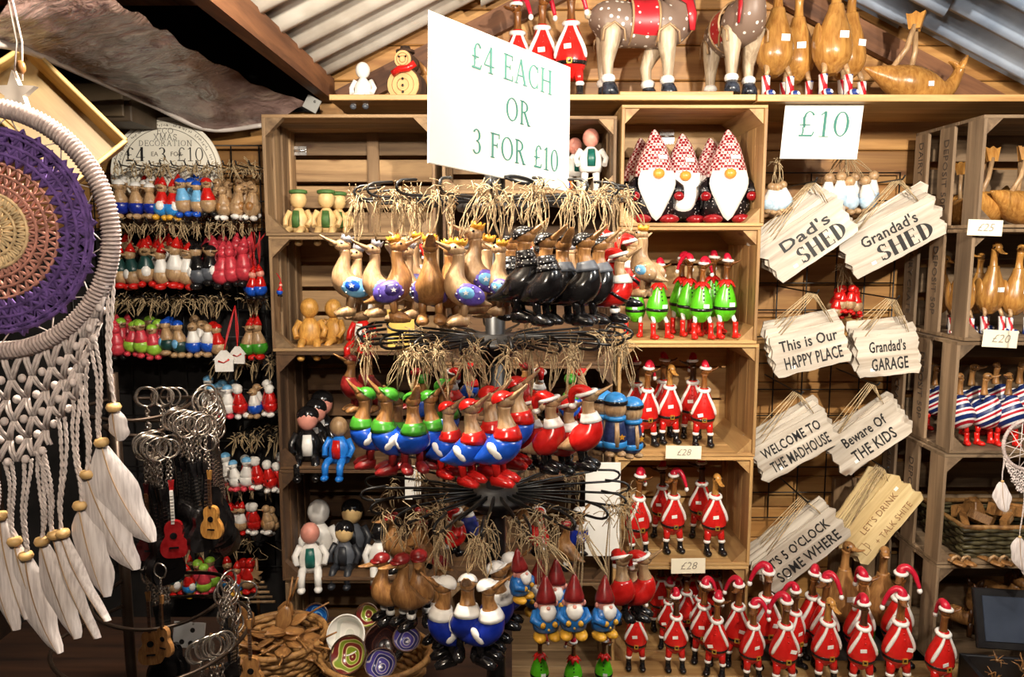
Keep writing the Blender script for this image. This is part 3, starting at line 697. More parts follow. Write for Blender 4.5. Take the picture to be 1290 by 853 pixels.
def hanging_duck(name, wood_m, hat=None, hatm=None, coat=None, coat_t=(0, .72), collar=None, patch=None, patch2=None, feet=None, legs=None, bib=None, belt=None, tilt=25, oval=None, hem=None, cuff=None, brim=WHT, studs=None):
    pr = Proto(name, 'duck ornament')
    b = pr.part('body', hseg(0, 1), wood_m)
    H = T(0, -.04, .86) @ RX(-tilt) @ T(0, .04, -.86)
    h = pr.part('head', MB().blob((0, -.065, .88), (.070, .092, .076), 12, 8, H), wood_m)
    q = cr([(-.12, .88, .052, .04), (-.19, .893, .044, .026), (-.26, .91, .040, .017), (-.325, .935, .018, .008)], 2)
    pr.part('bill', MB().loft([(0, a[0], a[1]) for a in q], [(a[2], a[3]) for a in q], 10, M=H), wood_m, h)
    for s in (-1, 1): pr.part('eye', MB().blob((s * .062, -.09, .905), (.010, .014, .014), 6, 4, H), BLK, h)
    if coat: c = pr.part('coat', hseg(coat_t[0], coat_t[1], 1.06), coat)
    if bib: pr.part('shirt', hseg(coat_t[1] - .03, coat_t[1] + .12, 1.10), bib)
    if collar: pr.part('collar', hseg(coat_t[1] - .02, coat_t[1] + .09, 1.16), collar)
    if belt: pr.part('belt', hseg(.40, .46, 1.09), belt)
    if hem: pr.part('hem', hseg(.0, .16, 1.12), hem)
    for s in (-1, 1):
        if patch:
            w_ = pr.part('wing', MB().blob((s * .105, .05, .38), (.055, .165, .12), 14, 8, T(0, .05, .38) @ RX(-28) @ T(0, -.05, -.38)), patch)
            pr.part('wing_mark', MB().blob((s * .146, .02, .40), (.022, .085, .068), 12, 6, T(0, .02, .40) @ RX(-30) @ T(0, -.02, -.40)), patch2, w_)
            pr.part('wing_star', star((0, 0), .032, .006, T(s * .170, .005, .405) @ RZ(90)), WHT, w_, smooth=False)
            for k in range(6):
                a = -.6 + k * .9; pr.part('dot', MB().blob((s * .152, .035 + .118 * math.cos(a), .385 + .085 * math.sin(a)), (.010, .009, .009), 6, 4), WHT, w_)
        if oval: pr.part('wing_patch', MB().blob((s * .135, .0, .41), (.030, .05, .10), 12, 8, T(0, .0, .41) @ RX(-35) @ T(0, 0, -.41)), oval)
        lm = legs or wood_m; fm = feet or wood_m
        lg = pr.part('leg', MB().tube([(s * .065, .03, .32), (s * .07, .01, .22), (s * .07, 0, .13)], .04, 8, r1=.034), lm)
        if cuff: pr.part('cuff', MB().lathe([(.044, .155), (.05, .17), (.05, .20), (.044, .215)], 12, T(s * .07, .005, 0)), cuff, lg)
        pr.part('foot', MB().loft([(s * .07, .05, .075), (s * .07, -.02, .085), (s * .075, -.10, .065), (s * .075, -.155, .045)], [(.035, .055), (.05, .07), (.058, .052), (.035, .022)], 10), fm, lg)
    if hat == 'crown':
        hp = pr.part('crown', crown(None, .935, -.045, .06, .085).xf(H), hatm)
    elif hat == 'cap':
        hp = pr.part('cap', MB().blob((0, -.045, .91), (.085, .10, .085), 14, 6, H, -.1, 1), hatm)
        pr.part('cap_peak', MB().blob((0, -.10, .915), (.078, .085, .02), 12, 4, H), hatm, hp)
    elif hat == 'santa':
        hp = pr.part('hat', MB().loft(cr([(0, -.045, .90), (0, -.01, .97), (0, .055, .985), (0, .115, .93), (0, .135, .86)], 3), [a[0] for a in cr([(.085,), (.072,), (.055,), (.04,), (.03,)], 3)], 12, M=H), hatm)
        pr.part('hat_brim', MB().tube([(.088 * math.cos(a), -.045 + .098 * math.sin(a), .925) for a in [2 * math.pi * k / 14 for k in range(14)]], .024, 8, True, H), brim, hp)
        pr.part('pompom', MB().blob((0, .14, .83), (.042, .042, .042), 10, 6, H), brim, hp)
    if studs: pr.part('neck_scarf', hseg(.74, .86, 1.22), studs)
    for p_ in pr.parts: p_[1].transform(SC(1.30, 1.18, 1))
    return pr
NATP = paint('bare_pale_wood', (226, 198, 160), .4, .1)
HD = dict(
    silver=hanging_duck('crowned_duck', NAT, 'crown', SIL, patch=SKY, patch2=BLU, tilt=18),
    gold=hanging_duck('crowned_duck', TAN, 'crown', paint('gold_paint', (216, 150, 40), .35, .1, .2), patch=PUR, patch2=paint('dark_violet', (58, 40, 120), .4, .2), tilt=18),
    goldn=hanging_duck('crowned_duck', NAT, 'crown', paint('gold_paint', (216, 150, 40), .35, .1, .2), patch=PUR, patch2=SKY, tilt=15),
    goldb=hanging_duck('crowned_duck', NAT, 'crown', paint('gold_paint', (216, 150, 40), .35, .1, .2), patch=NAT, patch2=SKY, tilt=5),
    black=hanging_duck('leather_coat_duck', TAN, 'cap', STUD, BLK, (0, .70), collar=GREY, feet=BLK, legs=BLK, tilt=32),
    blackd=hanging_duck('leather_coat_duck', TAN, 'cap', STUD, BLK, (0, .70), collar=STUD, feet=BLK, legs=BLK, tilt=30, studs=STUD),
    santa=hanging_duck('santa_coat_duck', NAT, 'santa', RED, RED, (0, .66), collar=WHT, belt=BLK, feet=BLK, legs=BLK, cuff=WHT, tilt=20),
    green=hanging_duck('dungaree_duck', TAN, 'cap', CAPG, BLU, (0, .60), bib=CAPG, feet=DRED, legs=DRED, oval=WHT, tilt=40),
    redcap=hanging_duck('dungaree_duck', NAT, 'cap', RED, BLU, (0, .60), bib=RED, feet=RED, legs=RED, oval=WHT, tilt=32),
    xmas=hanging_duck('santa_hat_duck', NAT, 'santa', RED, RED, (.30, .70), collar=WHT, feet=BLK, legs=BLK, tilt=22),
    plain=hanging_duck('plain_duck', TAN, 'cap', DRED, feet=BLK, legs=BLK, cuff=WHT, tilt=-10),
    nurse=hanging_duck('nurse_duck', TAN, 'cap', WHT, DBL, (0, .66), collar=WHT, oval=WHT, feet=BLK, legs=BLK, tilt=30),
    robe=hanging_duck('red_robe_duck', NAT, 'santa', RED, RED, (0, .70), hem=WHT, feet=BLK, legs=BLK, tilt=30),
    redlong=hanging_duck('red_coat_duck', TAN, 'cap', DRED, DRED, (0, .70), feet=TAN, legs=DRED, tilt=20),
)
AZU = paint('azure_jacket', (30, 110, 186), .3, .12)
def hanging_gnome():
    pr = Proto('hanging_gnome', 'gnome ornament')
    pr.part('jacket', MB().lathe([(.08, .14), (.19, .18), (.215, .30), (.19, .42), (.12, .52)], 16, sy=.85), AZU)
    h = pr.part('head', MB().blob((0, -.02, .56), (.135, .13, .13), 14, 8), SKIN)
    hp = pr.part('hat', MB().loft([(0, -.01, .60), (0, 0, .66), (0, .02, .80), (0, .03, .93), (0, .03, 1.0)], [.155, .15, .10, .045, .012], 16), DRED)
    for s in (-1, 1):
        pr.part('ear', MB().blob((s * .145, -.01, .56), (.035, .03, .05), 8, 6), SKIN, h)
        a = pr.part('arm', MB().loft([(s * .16, 0, .46), (s * .21, -.10, .37), (s * .11, -.19, .33)], [.05, .06, .045], 10), AZU)
        pr.part('hand', MB().blob((s * .09, -.20, .33), (.045, .04, .045), 8, 6), YEL, a)
        pr.part('shoe', MB().blob((s * .11, -.07, .09), (.10, .15, .07), 12, 6), YEL)
    pr.part('beard', MB().loft([(0, -.10, .57), (0, -.155, .50), (0, -.17, .42), (0, -.17, .36)], [(.10, .05), (.13, .055), (.10, .05), (.03, .02)], 12), WHT, h)
    pr.part('nose', MB().blob((0, -.165, .565), (.032, .03, .03), 8, 6), SKIN, h)
    pr.part('button', MB().blob((0, -.19, .25), (.02, .02, .02), 8, 4), paint('gold_button', (220, 180, 80), .3, .05)); return pr
HG = hanging_gnome()
def peg_doll():
    pr = Proto('capped_doll', 'doll ornament')
    pr.part('body', MB().lathe([(.10, .06), (.16, .12), (.17, .30), (.14, .45), (.12, .54)], 14, sy=.9), paint('navy_star_cloth', (24, 40, 84), .4, .2, scale=25))
    h = pr.part('head', MB().blob((0, 0, .68), (.16, .15, .16), 14, 8), NAT)
    c = pr.part('cap', MB().blob((0, 0, .76), (.175, .165, .15), 14, 6, None, 0, 1), paint('bright_blue_cap', (40, 130, 200), .3, .1))
    pr.part('cap_band', MB().lathe([(.165, .74), (.18, .75), (.18, .79), (.165, .80)], 14, sy=.95), BLK, c)
    pr.part('scarf', MB().lathe([(.12, .51), (.155, .53), (.155, .57), (.12, .58)], 14), paint('bright_blue_cap', (40, 130, 200), .3, .1))
    pr.part('front_stripe', MB().loft([(0, -.125, .50), (0, -.155, .34), (0, -.15, .16)], [(.03, .015), (.035, .015), (.035, .015)], 8), NAT)
    pr.part('hem', MB().lathe([(.165, .13), (.178, .15), (.178, .21), (.165, .22)], 14, sy=.92), paint('bright_blue_cap', (40, 130, 200), .3, .1))
    pr.part('badge', star(0, .05, .02, T(.07, -.15, .30)), paint('gold_paint', (216, 150, 40), .35, .1, .2), smooth=False)
    for s in (-1, 1): pr.part('shoe', MB().blob((s * .08, -.05, .04), (.075, .11, .045), 10, 6), NAT)
    return pr
PD = peg_doll()

def twine(parent, world_top, s, local0=(0, -.03, .97), strands=2, frizz=4, mat=None, rnd=RND, r=.00095):
    """the ornament's own loop of twine from its crown up to the hook, in the ornament's local frame"""
    parent_m = Matrix.Translation(parent.location) @ parent.rotation_euler.to_matrix().to_4x4() @ Matrix.Scale(s, 4)
    top = parent_m.inverted() @ Vector(world_top); a = Vector(local0); mb = MB(); d = top - a; k = r / s
    for q in range(strands):
        off = Vector((rnd.uniform(-.05, .05), rnd.uniform(-.05, .05), 0)); pts = []
        for i in range(7):
            t = i / 6; bow = math.sin(math.pi * t)
            pts.append(a + d * t + off * bow * 1.6 + Vector((rnd.uniform(-.014, .014), rnd.uniform(-.014, .014), 0)) * bow)
        mb.tube(pts, k, 4)
    for q in range(frizz):
        p = top + Vector((rnd.uniform(-.09, .09), rnd.uniform(-.07, .07), rnd.uniform(-.12, .05)))
        e = Vector((rnd.uniform(-.20, .20), rnd.uniform(-.14, .14), rnd.uniform(-.26, .16)))
        mb.tube([p, p + e * .5 + Vector((0, 0, .03)), p + e], k, 4)
    return obj('twine_loop', mb.mesh('twine_loop', mat or TWINE), parent)

# carousel stand
CYC = 1.55; C0 = P(624, 430, CYC); CXX = C0.x
TZ = [P(624, 254, CYC).z, P(624, 425, CYC).z, P(624, 618, CYC).z]
car = thing('display_carousel', 'black revolving wire stand hung with three tiers of duck ornaments', 'display stand', (CXX, CYC, 0))
obj('base_plate', MB().lathe([(.02, .04), (.24, .03), (.26, .0), (.26, 0)], 28).mesh('base_plate', M_black), car)
obj('pole', MB().tube([(0, 0, .02), (0, 0, TZ[0] + .07)], .021, 14).mesh('pole', M_black), car)
hubm = MB().lathe([(.022, .02), (.045, .02), (.05, .008), (.075, .006), (.078, 0), (.075, -.008), (.045, -.012), (.04, -.03), (.022, -.03)], 24).mesh('hub', paint('dull_black_hub', (30, 26, 24), .45, .1))
hubs = [obj('hub', hubm, car, (0, 0, z - .012)) for z in TZ]
obj('sign_clip', MB().box((0, 0, TZ[0] + .085), (.05, .03, .03)).mesh('sign_clip', M_black, False), car)
ARM = [[], [], []]
def add_arm(tier, ang, R=.285):
    if any(abs((ang - b + 180) % 360 - 180) < 7.5 for b in ARM[tier]): return
    ARM[tier].append(ang)
    pts = [(.03, 0, 0), (R * .5, 0, .002), (R - .03, 0, 0)]
    hook = [(R - .03 + .026 * math.sin(a), 0, .013 - .013 * math.cos(a)) for a in [math.pi * k / 6 for k in range(1, 7)]] + [(R - .055, 0, .028)]
    m = MB().tube(pts + hook, .0028, 6)
    m.tube([(.03, 0, -.004), (R * .62, 0, -.004)], .0022, 5)
    obj('arm', m.mesh('arm', M_black), hubs[tier], (0, 0, .012), (0, 0, math.radians(ang)))
for tier in range(3):
    for k in range(20): add_arm(tier, k * 18 + tier * 7, .285)

CAR = {}
def hang(pr, tier, px, ytop, ybot, Y, rz, key, hook=None, tw=True, rx=0, ry=0, strands=2):
    """hang an ornament from the carousel: its column and top and bottom in the photo give its size at distance Y"""
    mid = (ytop + ybot) / 2; s = (ybot - ytop) * MPP(px, mid, Y)
    p = P(px, ybot, Y)
    o = pr.put((p.x, Y, p.z), rz, s, '', None, rx, ry)
    v = Vector((p.x - CXX, Y - CYC)); r = min(v.length, .27); ang = math.degrees(math.atan2(v.y, v.x))
    best = min(ARM[tier], key=lambda b: abs((ang - b + 180) % 360 - 180)); a2 = math.radians(best)
    top = (CXX + r * math.cos(a2), CYC + r * math.sin(a2), TZ[tier] + .005)
    # the loop leans to the nearest arm
    top = (top[0] * .6 + p.x * .4, top[1] * .6 + Y * .4, top[2])
    if tw: twine(o, top, s, (0, -.03, 1.0), 5, 20)
    CAR.setdefault(key, []).append((px, o)); return o
H_ = hang
# tier one
for a in ((441, 300, 393, 1.47, -72), (478, 306, 394, 1.42, -68), (455, 312, 398, 1.56, -50), (505, 312, 400, 1.50, -20), (519, 308, 396, 1.44, -60)): H_(HD['silver'], 0, a[0], a[1] - 2, a[2] + 7, a[3], a[4], 'silver')
for a in ((497, 300, 402, 1.36, 100), (543, 300, 405, 1.27, 8), (566, 305, 408, 1.33, 40)): H_(HD['gold'], 0, a[0], a[1] - 2, a[2] + 6, a[3], a[4], 'gold')
for a in ((583, 305, 405, 1.25, -78), (604, 285, 390, 1.36, -70), (618, 300, 395, 1.42, -110), (527, 296, 390, 1.50, -95), (634, 306, 392, 1.34, -120)): H_(HD['goldn'], 0, a[0], a[1] - 3, a[2] + 7, a[3], a[4], 'goldn')
for a in ((655, 288, 398, 1.29, 75), (640, 300, 395, 1.42, 30), (683, 296, 402, 1.26, 55), (706, 300, 400, 1.33, 20), (730, 296, 402, 1.29, 70), (748, 300, 400, 1.38, 80)): H_(HD['blackd' if a[0] in (640, 655, 683) else 'black'], 0, a[0], a[1] - 4, a[2] + 10, a[3], a[4], 'black')
for a in ((762, 295, 372, 1.44, 60), (775, 318, 400, 1.40, 75), (790, 300, 380, 1.52, 100)): H_(HD['santa'], 0, a[0], a[1] - 4, a[2] + 8, a[3], a[4], 'santa')
H_(HD['goldb'], 0, 812, 285, 376, 1.40, -125, 'goldb')
# tier two
for a in ((447, 445, 520, 1.50, -60), (467, 440, 520, 1.58, -30)): H_(HD['redlong'], 1, *a, 'redlong')
for a in ((466, 484, 590, 1.40, -75), (494, 484, 598, 1.30, -80), (520, 490, 596, 1.27, 25), (538, 488, 590, 1.36, 80), (557, 474, 575, 1.38, 80), (505, 490, 590, 1.42, -40)): H_(HD['green'], 1, *a, 'green')
for a in ((562, 502, 602, 1.33, 60), (589, 498, 612, 1.25, 65), (613, 482, 600, 1.30, 70), (630, 488, 612, 1.22, 72), (646, 470, 590, 1.36, 75), (604, 510, 606, 1.38, 30)): H_(HD['redcap'], 1, *a, 'redcap')
for a in ((689, 492, 596, 1.30, 72), (735, 484, 592, 1.27, 74), (712, 500, 596, 1.36, 60), (667, 498, 590, 1.40, 40)): H_(HD['xmas'], 1, *a, 'xmas')
for a in ((757, 480, 572, 1.48, 20), (774, 484, 574, 1.42, 5), (795, 490, 576, 1.45, 25)): H_(PD, 1, *a, 'doll')
# tier three
for a in ((488, 690, 784, 1.40, -55), (513, 690, 790, 1.32, -50), (529, 684, 786, 1.38, 5), (551, 694, 780, 1.44, 40), (500, 640, 720, 1.60, -60)): H_(HD['plain'], 2, *a, 'plain')
for a in ((566, 718, 836, 1.29, -70), (590, 715, 828, 1.26, 0), (611, 722, 836, 1.24, 65), (622, 700, 815, 1.33, 70), (640, 690, 790, 1.36, 80), (552, 720, 812, 1.42, -40)): H_(HD['nurse'], 2, *a, 'nurse')
for a in ((656, 686, 757, 1.30, 50), (688, 720, 806, 1.24, 10), (722, 718, 804, 1.22, 0), (758, 722, 804, 1.26, 30), (702, 700, 780, 1.36, -10), (675, 700, 775, 1.42, 0)): H_(HG, 2, *a, 'gnome', ry=RND.uniform(-6, 6))
for a in ((780, 690, 782, 1.42, 20), (805, 690, 780, 1.46, 70), (793, 700, 780, 1.55, 40)): H_(HD['robe'], 2, *a, 'robe')
for k, a in enumerate(((680, 796, 878, 1.40, 10), (722, 800, 880, 1.38, 0), (760, 798, 876, 1.42, -10))): H_(ED[k], 2, *a, 'elf')
# the far side of the stand, seen between the near ones
for tier, ks in ((0, ('silver', 'gold', 'black', 'santa', 'goldn')), (1, ('green', 'redcap', 'xmas', 'redlong')), (2, ('plain', 'nurse', 'robe', 'plain'))):
    n = 9
    for k in range(n):
        a = math.radians(20 + 140 * k / (n - 1)); r = .235 if k % 2 else .17
        x, y = CXX + r * math.cos(a), CYC + r * math.sin(a); s = .118
        o = HD[ks[k % len(ks)]].put((x, y, TZ[tier] - .205), RND.uniform(100, 260), s)
        twine(o, (x, y, TZ[tier]), s, (0, -.03, 1.0), 5, 16)
        CAR.setdefault('far%d' % tier, []).append((x, o))
desc = dict(silver=('silver-crowned duck with blue wings hanging high', 'silver-crowned ducks'), gold=('dark gold-crowned duck with violet wings hanging high', 'dark gold-crowned ducks'),
    goldn=('pale gold-crowned duck with violet wings hanging high', 'pale gold-crowned ducks'), black=('duck in black leather coat and dotted cap', 'black-coated ducks'),
    santa=('hanging duck in belted red coat beside the black-coated ducks', 'belted red-coat ducks'), goldb=('pale duck in yellow crown hanging at the top tier\'s right end', None),
    redlong=('hanging duck in long dark red coat left of green caps', 'dark red coat ducks'), green=('hanging duck in green cap and blue dungarees', 'green-capped dungaree ducks'),
    redcap=('hanging duck in red cap and blue dungarees', 'red-capped dungaree ducks'), xmas=('hanging duck in red coat and santa hat, black boots', 'santa-hat ducks of the middle tier'),
    doll=('hanging doll in bright blue cap beside the crate', 'blue-capped dolls'), plain=('plain brown hanging duck with white cuffs and black feet', 'plain brown ducks'),
    nurse=('hanging duck in blue coat and white cap', 'blue-coated white-capped ducks'), gnome=('hanging gnome in red pointed hat and blue jacket', 'hanging gnomes'),
    robe=('hanging duck in flared red robe with white hem', 'red-robed ducks'), elf=('hanging green-bellied duck with red boots under the gnomes', 'hanging green-bellied ducks'))
for k, (d, g_) in desc.items():
    name_row(CAR[k], d, g_)
for k, w_ in (('far0', 'top'), ('far1', 'middle'), ('far2', 'lowest')):
    name_row(CAR[k], 'half-hidden duck on the far side of the %s tier' % w_, 'ducks on the far side of the %s tier' % w_)
# ------------------------------------------------------------------ lettering
def L(x0, y0, x1, y1, w_): return ('l', x0, y0, x1, y1, w_)
def A(cx, cy, rx, ry, a0, a1, wt, wn): return ('a', cx, cy, rx, ry, a0, a1, wt, wn)
TK, TN = .13, .045                          # thick and thin strokes of the serif letters
def stem(x, y0=0, y1=1, w_=TK): return [L(x, y0, x, y1, w_), L(x - .13, y0 + .018, x + .13, y0 + .018, .036), L(x - .13, y1 - .018, x + .13, y1 - .018, .036)]
GL = {
    'A': (.80, [L(.10, 0, .40, 1, TN), L(.40, 1, .70, 0, TK), L(.20, .34, .60, .34, TN), L(0, .018, .22, .018, .036), L(.56, .018, .84, .018, .036)]),
    'C': (.76, [A(.42, .5, .36, .48, 48, 312, TK, TN), L(.66, .70, .66, .95, .04), L(.66, .05, .66, .28, .04)]),
    'D': (.80, stem(.16) + [A(.26, .5, .44, .48, -90, 90, TK, TN), L(.16, .975, .28, .975, TN), L(.16, .025, .28, .025, TN)]),
    'E': (.66, stem(.16) + [L(.16, .975, .60, .975, TN), L(.16, .025, .62, .025, TN), L(.16, .52, .46, .52, TN), L(.60, .80, .60, 1, .04), L(.62, 0, .62, .22, .04), L(.46, .42, .46, .62, .035)]),
    'F': (.62, stem(.16) + [L(.16, .975, .60, .975, TN), L(.16, .52, .46, .52, TN), L(.60, .80, .60, 1, .04), L(.46, .42, .46, .62, .035)]),
    'H': (.86, stem(.16) + stem(.70) + [L(.16, .52, .70, .52, TN)]),
    'I': (.34, stem(.17)), 'M': (1.0, stem(.16, w_=TN) + stem(.84) + [L(.16, 1, .50, .05, TK), L(.50, .05, .84, 1, TN)]),
    'N': (.86, stem(.16, w_=TN) + stem(.70, w_=TN) + [L(.16, 1, .70, 0, TK)]),
    'O': (.86, [A(.43, .5, .38, .48, 0, 360, TK, TN)]),
    'R': (.80, stem(.16) + [A(.28, .75, .30, .23, -90, 90, TK, TN), L(.16, .975, .30, .975, TN), L(.16, .52, .34, .52, TN), L(.36, .52, .66, .0, TK), L(.58, .018, .78, .018, .036)]),
    'S': (.62, [A(.31, .745, .22, .23, 30, 270, TK * .8, TN * 1.6), A(.31, .26, .24, .24, -150, 90, TK * .9, TN * 1.6), L(.52, .72, .52, .95, .04), L(.08, .05, .08, .3, .04)]),
    'T': (.72, stem(.36) + [L(.03, .975, .69, .975, TN), L(.04, .78, .04, 1, .04), L(.68, .78, .68, 1, .04)]),
    'X': (.80, [L(.12, 1, .68, 0, TK), L(.68, 1, .12, 0, TN), L(0, .018, .26, .018, .036), L(.54, .018, .8, .018, .036), L(0, .982, .26, .982, .036), L(.54, .982, .8, .982, .036)]),
    '0': (.66, [A(.33, .5, .27, .48, 0, 360, TK, TN)]),
    '1': (.44, [L(.24, 0, .24, .98, TK), L(.24, .97, .08, .84, TN), L(.06, .018, .42, .018, .036)]),
    '3': (.60, [A(.27, .74, .22, .24, -90, 150, TK, TN), A(.27, .27, .25, .27, -150, 90, TK, TN)]),
    '4': (.66, [L(.44, 0, .44, 1, TK), L(.44, 1, .04, .30, TN), L(.03, .28, .64, .28, TN), L(.30, .018, .58, .018, .036)]),
    '£': (.66, [A(.40, .74, .20, .24, 20, 180, TK * .8, TN), L(.20, .76, .24, .35, TK * .9), A(.14, .22, .10, .18, -60, 60, TK * .6, TN), L(.06, .05, .56, .05, TK * .7), L(.06, .46, .46, .46, TN), L(.56, .05, .62, .2, TN)]),
    ' ': (.36, []),
}
def serif(text, h, slim=1.0):
    """outline strokes of a line of serif lettering, centred, in the X-Z plane: returns flat-topped solid strokes"""
    W = sum(GL[c][0] + .10 for c in text) - .10; mb = MB(); x = -W / 2
    def q(pts):
        mb.prism([(a * h, (b - .5) * h) for a, b in pts], .0012)
    for c in text:
        wd, st = GL[c]
        for s in st:
            if s[0] == 'l':
                _, x0, y0, x1, y1, w_ = s; d = Vector((x1 - x0, y1 - y0)); n = Vector((-d.y, d.x)).normalized() * (w_ * slim if w_ > TN else w_) / 2
                q([(x + x0 - n.x, y0 - n.y), (x + x1 - n.x, y1 - n.y), (x + x1 + n.x, y1 + n.y), (x + x0 + n.x, y0 + n.y)])
            else:
                _, cx, cy, rx, ry, a0, a1, wt, wn = s; k = 22; out = []; inn = []
                for i in range(k + 1):
                    a = math.radians(a0 + (a1 - a0) * i / k); w_ = wn + (wt * slim - wn) * abs(math.cos(a))
                    out.append((x + cx + (rx + w_ / 2 - .03) * math.cos(a), cy + (ry + wn / 2 - .02) * math.sin(a)))
                    inn.append((x + cx + (rx - w_ / 2 - .03) * math.cos(a), cy + (ry - wn / 2 - .02) * math.sin(a)))
                for i in range(k): q([inn[i], out[i], out[i + 1], inn[i + 1]])
        x += wd + .10
    return mb, W * h
def sans(text, h, bold=.0, shear=0, sp=1.0):
    """a line of plain lettering as a thin solid mesh facing -Y, centred at the origin"""
    cu = bpy.data.curves.new('lettering', 'FONT'); cu.body = text; cu.size = h * 1.38; cu.align_x = 'CENTER'; cu.align_y = 'CENTER'
    cu.extrude = .0006; cu.offset = bold * h; cu.shear = shear; cu.space_character = sp; cu.resolution_u = 2
    o = bpy.data.objects.new('lettering', cu); COL.objects.link(o)
    me = bpy.data.meshes.new_from_object(o); bpy.data.objects.remove(o); bpy.data.curves.remove(cu)
    me.transform(RX(90)); return me
def lettered(parent, me, mat, M, name='lettering'):
    if isinstance(me, MB): me = me.xf(M).mesh(name, mat, False)
    else: me.materials.clear(); me.materials.append(mat); me.transform(M)
    return obj(name, me, parent)

# big folded-out price card clipped to the carousel
TEALI = paint('teal_lettering', (52, 122, 108), .6, .05); TEALP = paint('pale_teal_lettering', (196, 226, 212), .6, .03)
def board_at(label, name, cat, corners, t, mat, group=None):
    """a flat board from three of its corners in space: returns root with local X right, Z up, and its size"""
    tl, tr, bl_ = (Vector(c) for c in corners)
    ex = (tr - tl); w_ = ex.length; ex.normalize(); ez = (tl - bl_); ez -= ex * ez.dot(ex); h_ = ez.length; ez.normalize(); ey = ez.cross(ex)
    M = Matrix((ex, ey, ez)).transposed().to_4x4(); c = tl + ex * w_ / 2 - ez * h_ / 2; M.translation = c
    o = thing(name, label, cat); o.matrix_world = M
    obj('board', MB().cbox((0, 0, 0), (w_, t, h_), .0012).mesh('board', mat, False), o)
    return o, w_, h_
sg, w_, h_ = board_at('large white card reading £4 each or 3 for £10', 'price_sign', 'sign', (P(540, 13, 1.40), P(718, 85, 1.70), P(527, 203, 1.36)), .004, paint('white_sign_card', (216, 214, 204), .5, .01, scale=2))
for i, (tx, dx, dz, hh, wid) in enumerate((('£4 EACH', .02, .085, .050, .24), ('OR', .035, .005, .048, .075), ('3 FOR £10', .035, -.075, .048, .26))):
    a = sum(GL[c][0] + .10 for c in tx) * hh
    mb, wd = serif(tx, hh, .8); k = wid / wd
    lettered(sg, mb, TEALI if i else paint('light_teal_lettering', (84, 150, 136), .6, .05), T(dx * 1, -.003, dz) @ SC(k, 1, 1))
obj('slot', MB().tube(cr([(-.045, -.004, -.128), (-.02, -.006, -.123), (.02, -.006, -.123), (.045, -.004, -.128), (.0, -.005, -.134), (-.045, -.004, -.128)], 3), .0032, 6).mesh('slot', M_black), sg, (.04, 0, -.004))
# £10 card
sg, w_, h_ = board_at('white card reading £10 hanging under the long shelf', 'price_sign', 'sign', (P(990, 126, 2.60), P(1089, 127, 2.60), P(989, 200, 2.63)), .004, M_card)
mb, wd = serif('£10', .085, .8); lettered(sg, mb, TEALI, T(.005, -.003, .02) @ SC(1.05, 1, 1))
# round sign
C1 = P(210, 219, 2.86); m1 = MPP(210, 219, 2.86); Rr = 70 * m1
rs = thing('round_sign', 'round cream sign reading eco xmas decoration £4 each 3 for £10', 'sign', C1, (math.radians(-4), 0, 0))
obj('disc', MB().lathe([(Rr, -.004), (Rr, .004)], 64, RX(90)).mesh('disc', paint('cream_disc', (244, 238, 222), .5, .02, scale=3), False), rs)
for rr in (.93, .80): obj('ring_line', MB().tube([(Rr * rr * math.cos(a), -.0055, Rr * rr * math.sin(a)) for a in [2 * math.pi * k / 64 for k in range(64)]], .0012, 4, True).mesh('ring_line', paint('grey_print', (120, 112, 100), .6, .1)), rs)
rim = MB(); rr_ = random.Random(4)
for k in range(58):                         # the rim's print is too small to read: short strokes
    if k % 11 in (9, 10): continue
    a = math.radians(162 - 144 * k / 57); M_ = T(Rr * .865 * math.cos(a), -.0048, Rr * .865 * math.sin(a)) @ RY(90 - math.degrees(a))
    for q in range(2): rim.box((rr_.uniform(-.003, .003), 0, rr_.uniform(-.003, .003)), (.0015 if q else .005, .0006, .008 if q else .0015), M_)
obj('rim_print', rim.mesh('rim_print', paint('grey_print', (120, 112, 100), .6, .1), False), rs)
for tx, hh, dz, dx in (('ECO', .105, .76, 0), ('XMAS', .105, .65, 0), ('DECORATION', .10, .54, .0)):
    mb, wd = serif(tx, Rr * hh, .45); lettered(rs, mb, paint('dark_grey_print', (60, 54, 48), .6, .05), T(dx * Rr, -.005, Rr * dz) @ SC(1.15, 1, 1))
for tx, hh, dx, slim in (('£4', .25, -.55, 1.3), ('3', .25, -.06, .8), ('£10', .25, .44, .6)):
    mb, wd = serif(tx, Rr * hh, slim); lettered(rs, mb, M_ink, T(dx * Rr, -.005, Rr * .345))
for tx, dx in (('EA', -.2), ('FOR', .19)): lettered(rs, sans(tx, Rr * .08), paint('grey_print', (120, 112, 100), .6, .1), T(dx * Rr, -.005, Rr * .345))

# small price cards taped on shelf edges
M_pen = paint('pencil_grey', (150, 140, 124), .7, .05)
for px, py, Y, w_, h_, tx, ang, lb in ((861, 570, 2.555, 45, 17, '£28', -1, 'small cream price card under the upper row of santa ducks'), (867, 713, 2.555, 43, 20, '£28', 1, 'small cream price card under the lower row of santa ducks'),
        (1241, 287, 2.48, 44, 20, '£25', -2, 'cream price card under the upside-down ducks'), (1260, 427, 2.48, 44, 22, '£20', -3, 'cream price card under the flag-boot ducks')):
    m_ = MPP(px, py, Y); o = thing('price_card', lb, 'price card', P(px, py, Y), (0, math.radians(-ang), 0), 1, 'small price cards')
    obj('card', MB().cbox((0, 0, 0), (w_ * m_, .002, h_ * m_), .0006).mesh('card', M_cream, False), o)
    lettered(o, sans(tx, h_ * m_ * .5, -.01, .25), M_pen, T(0, -.0018, 0))
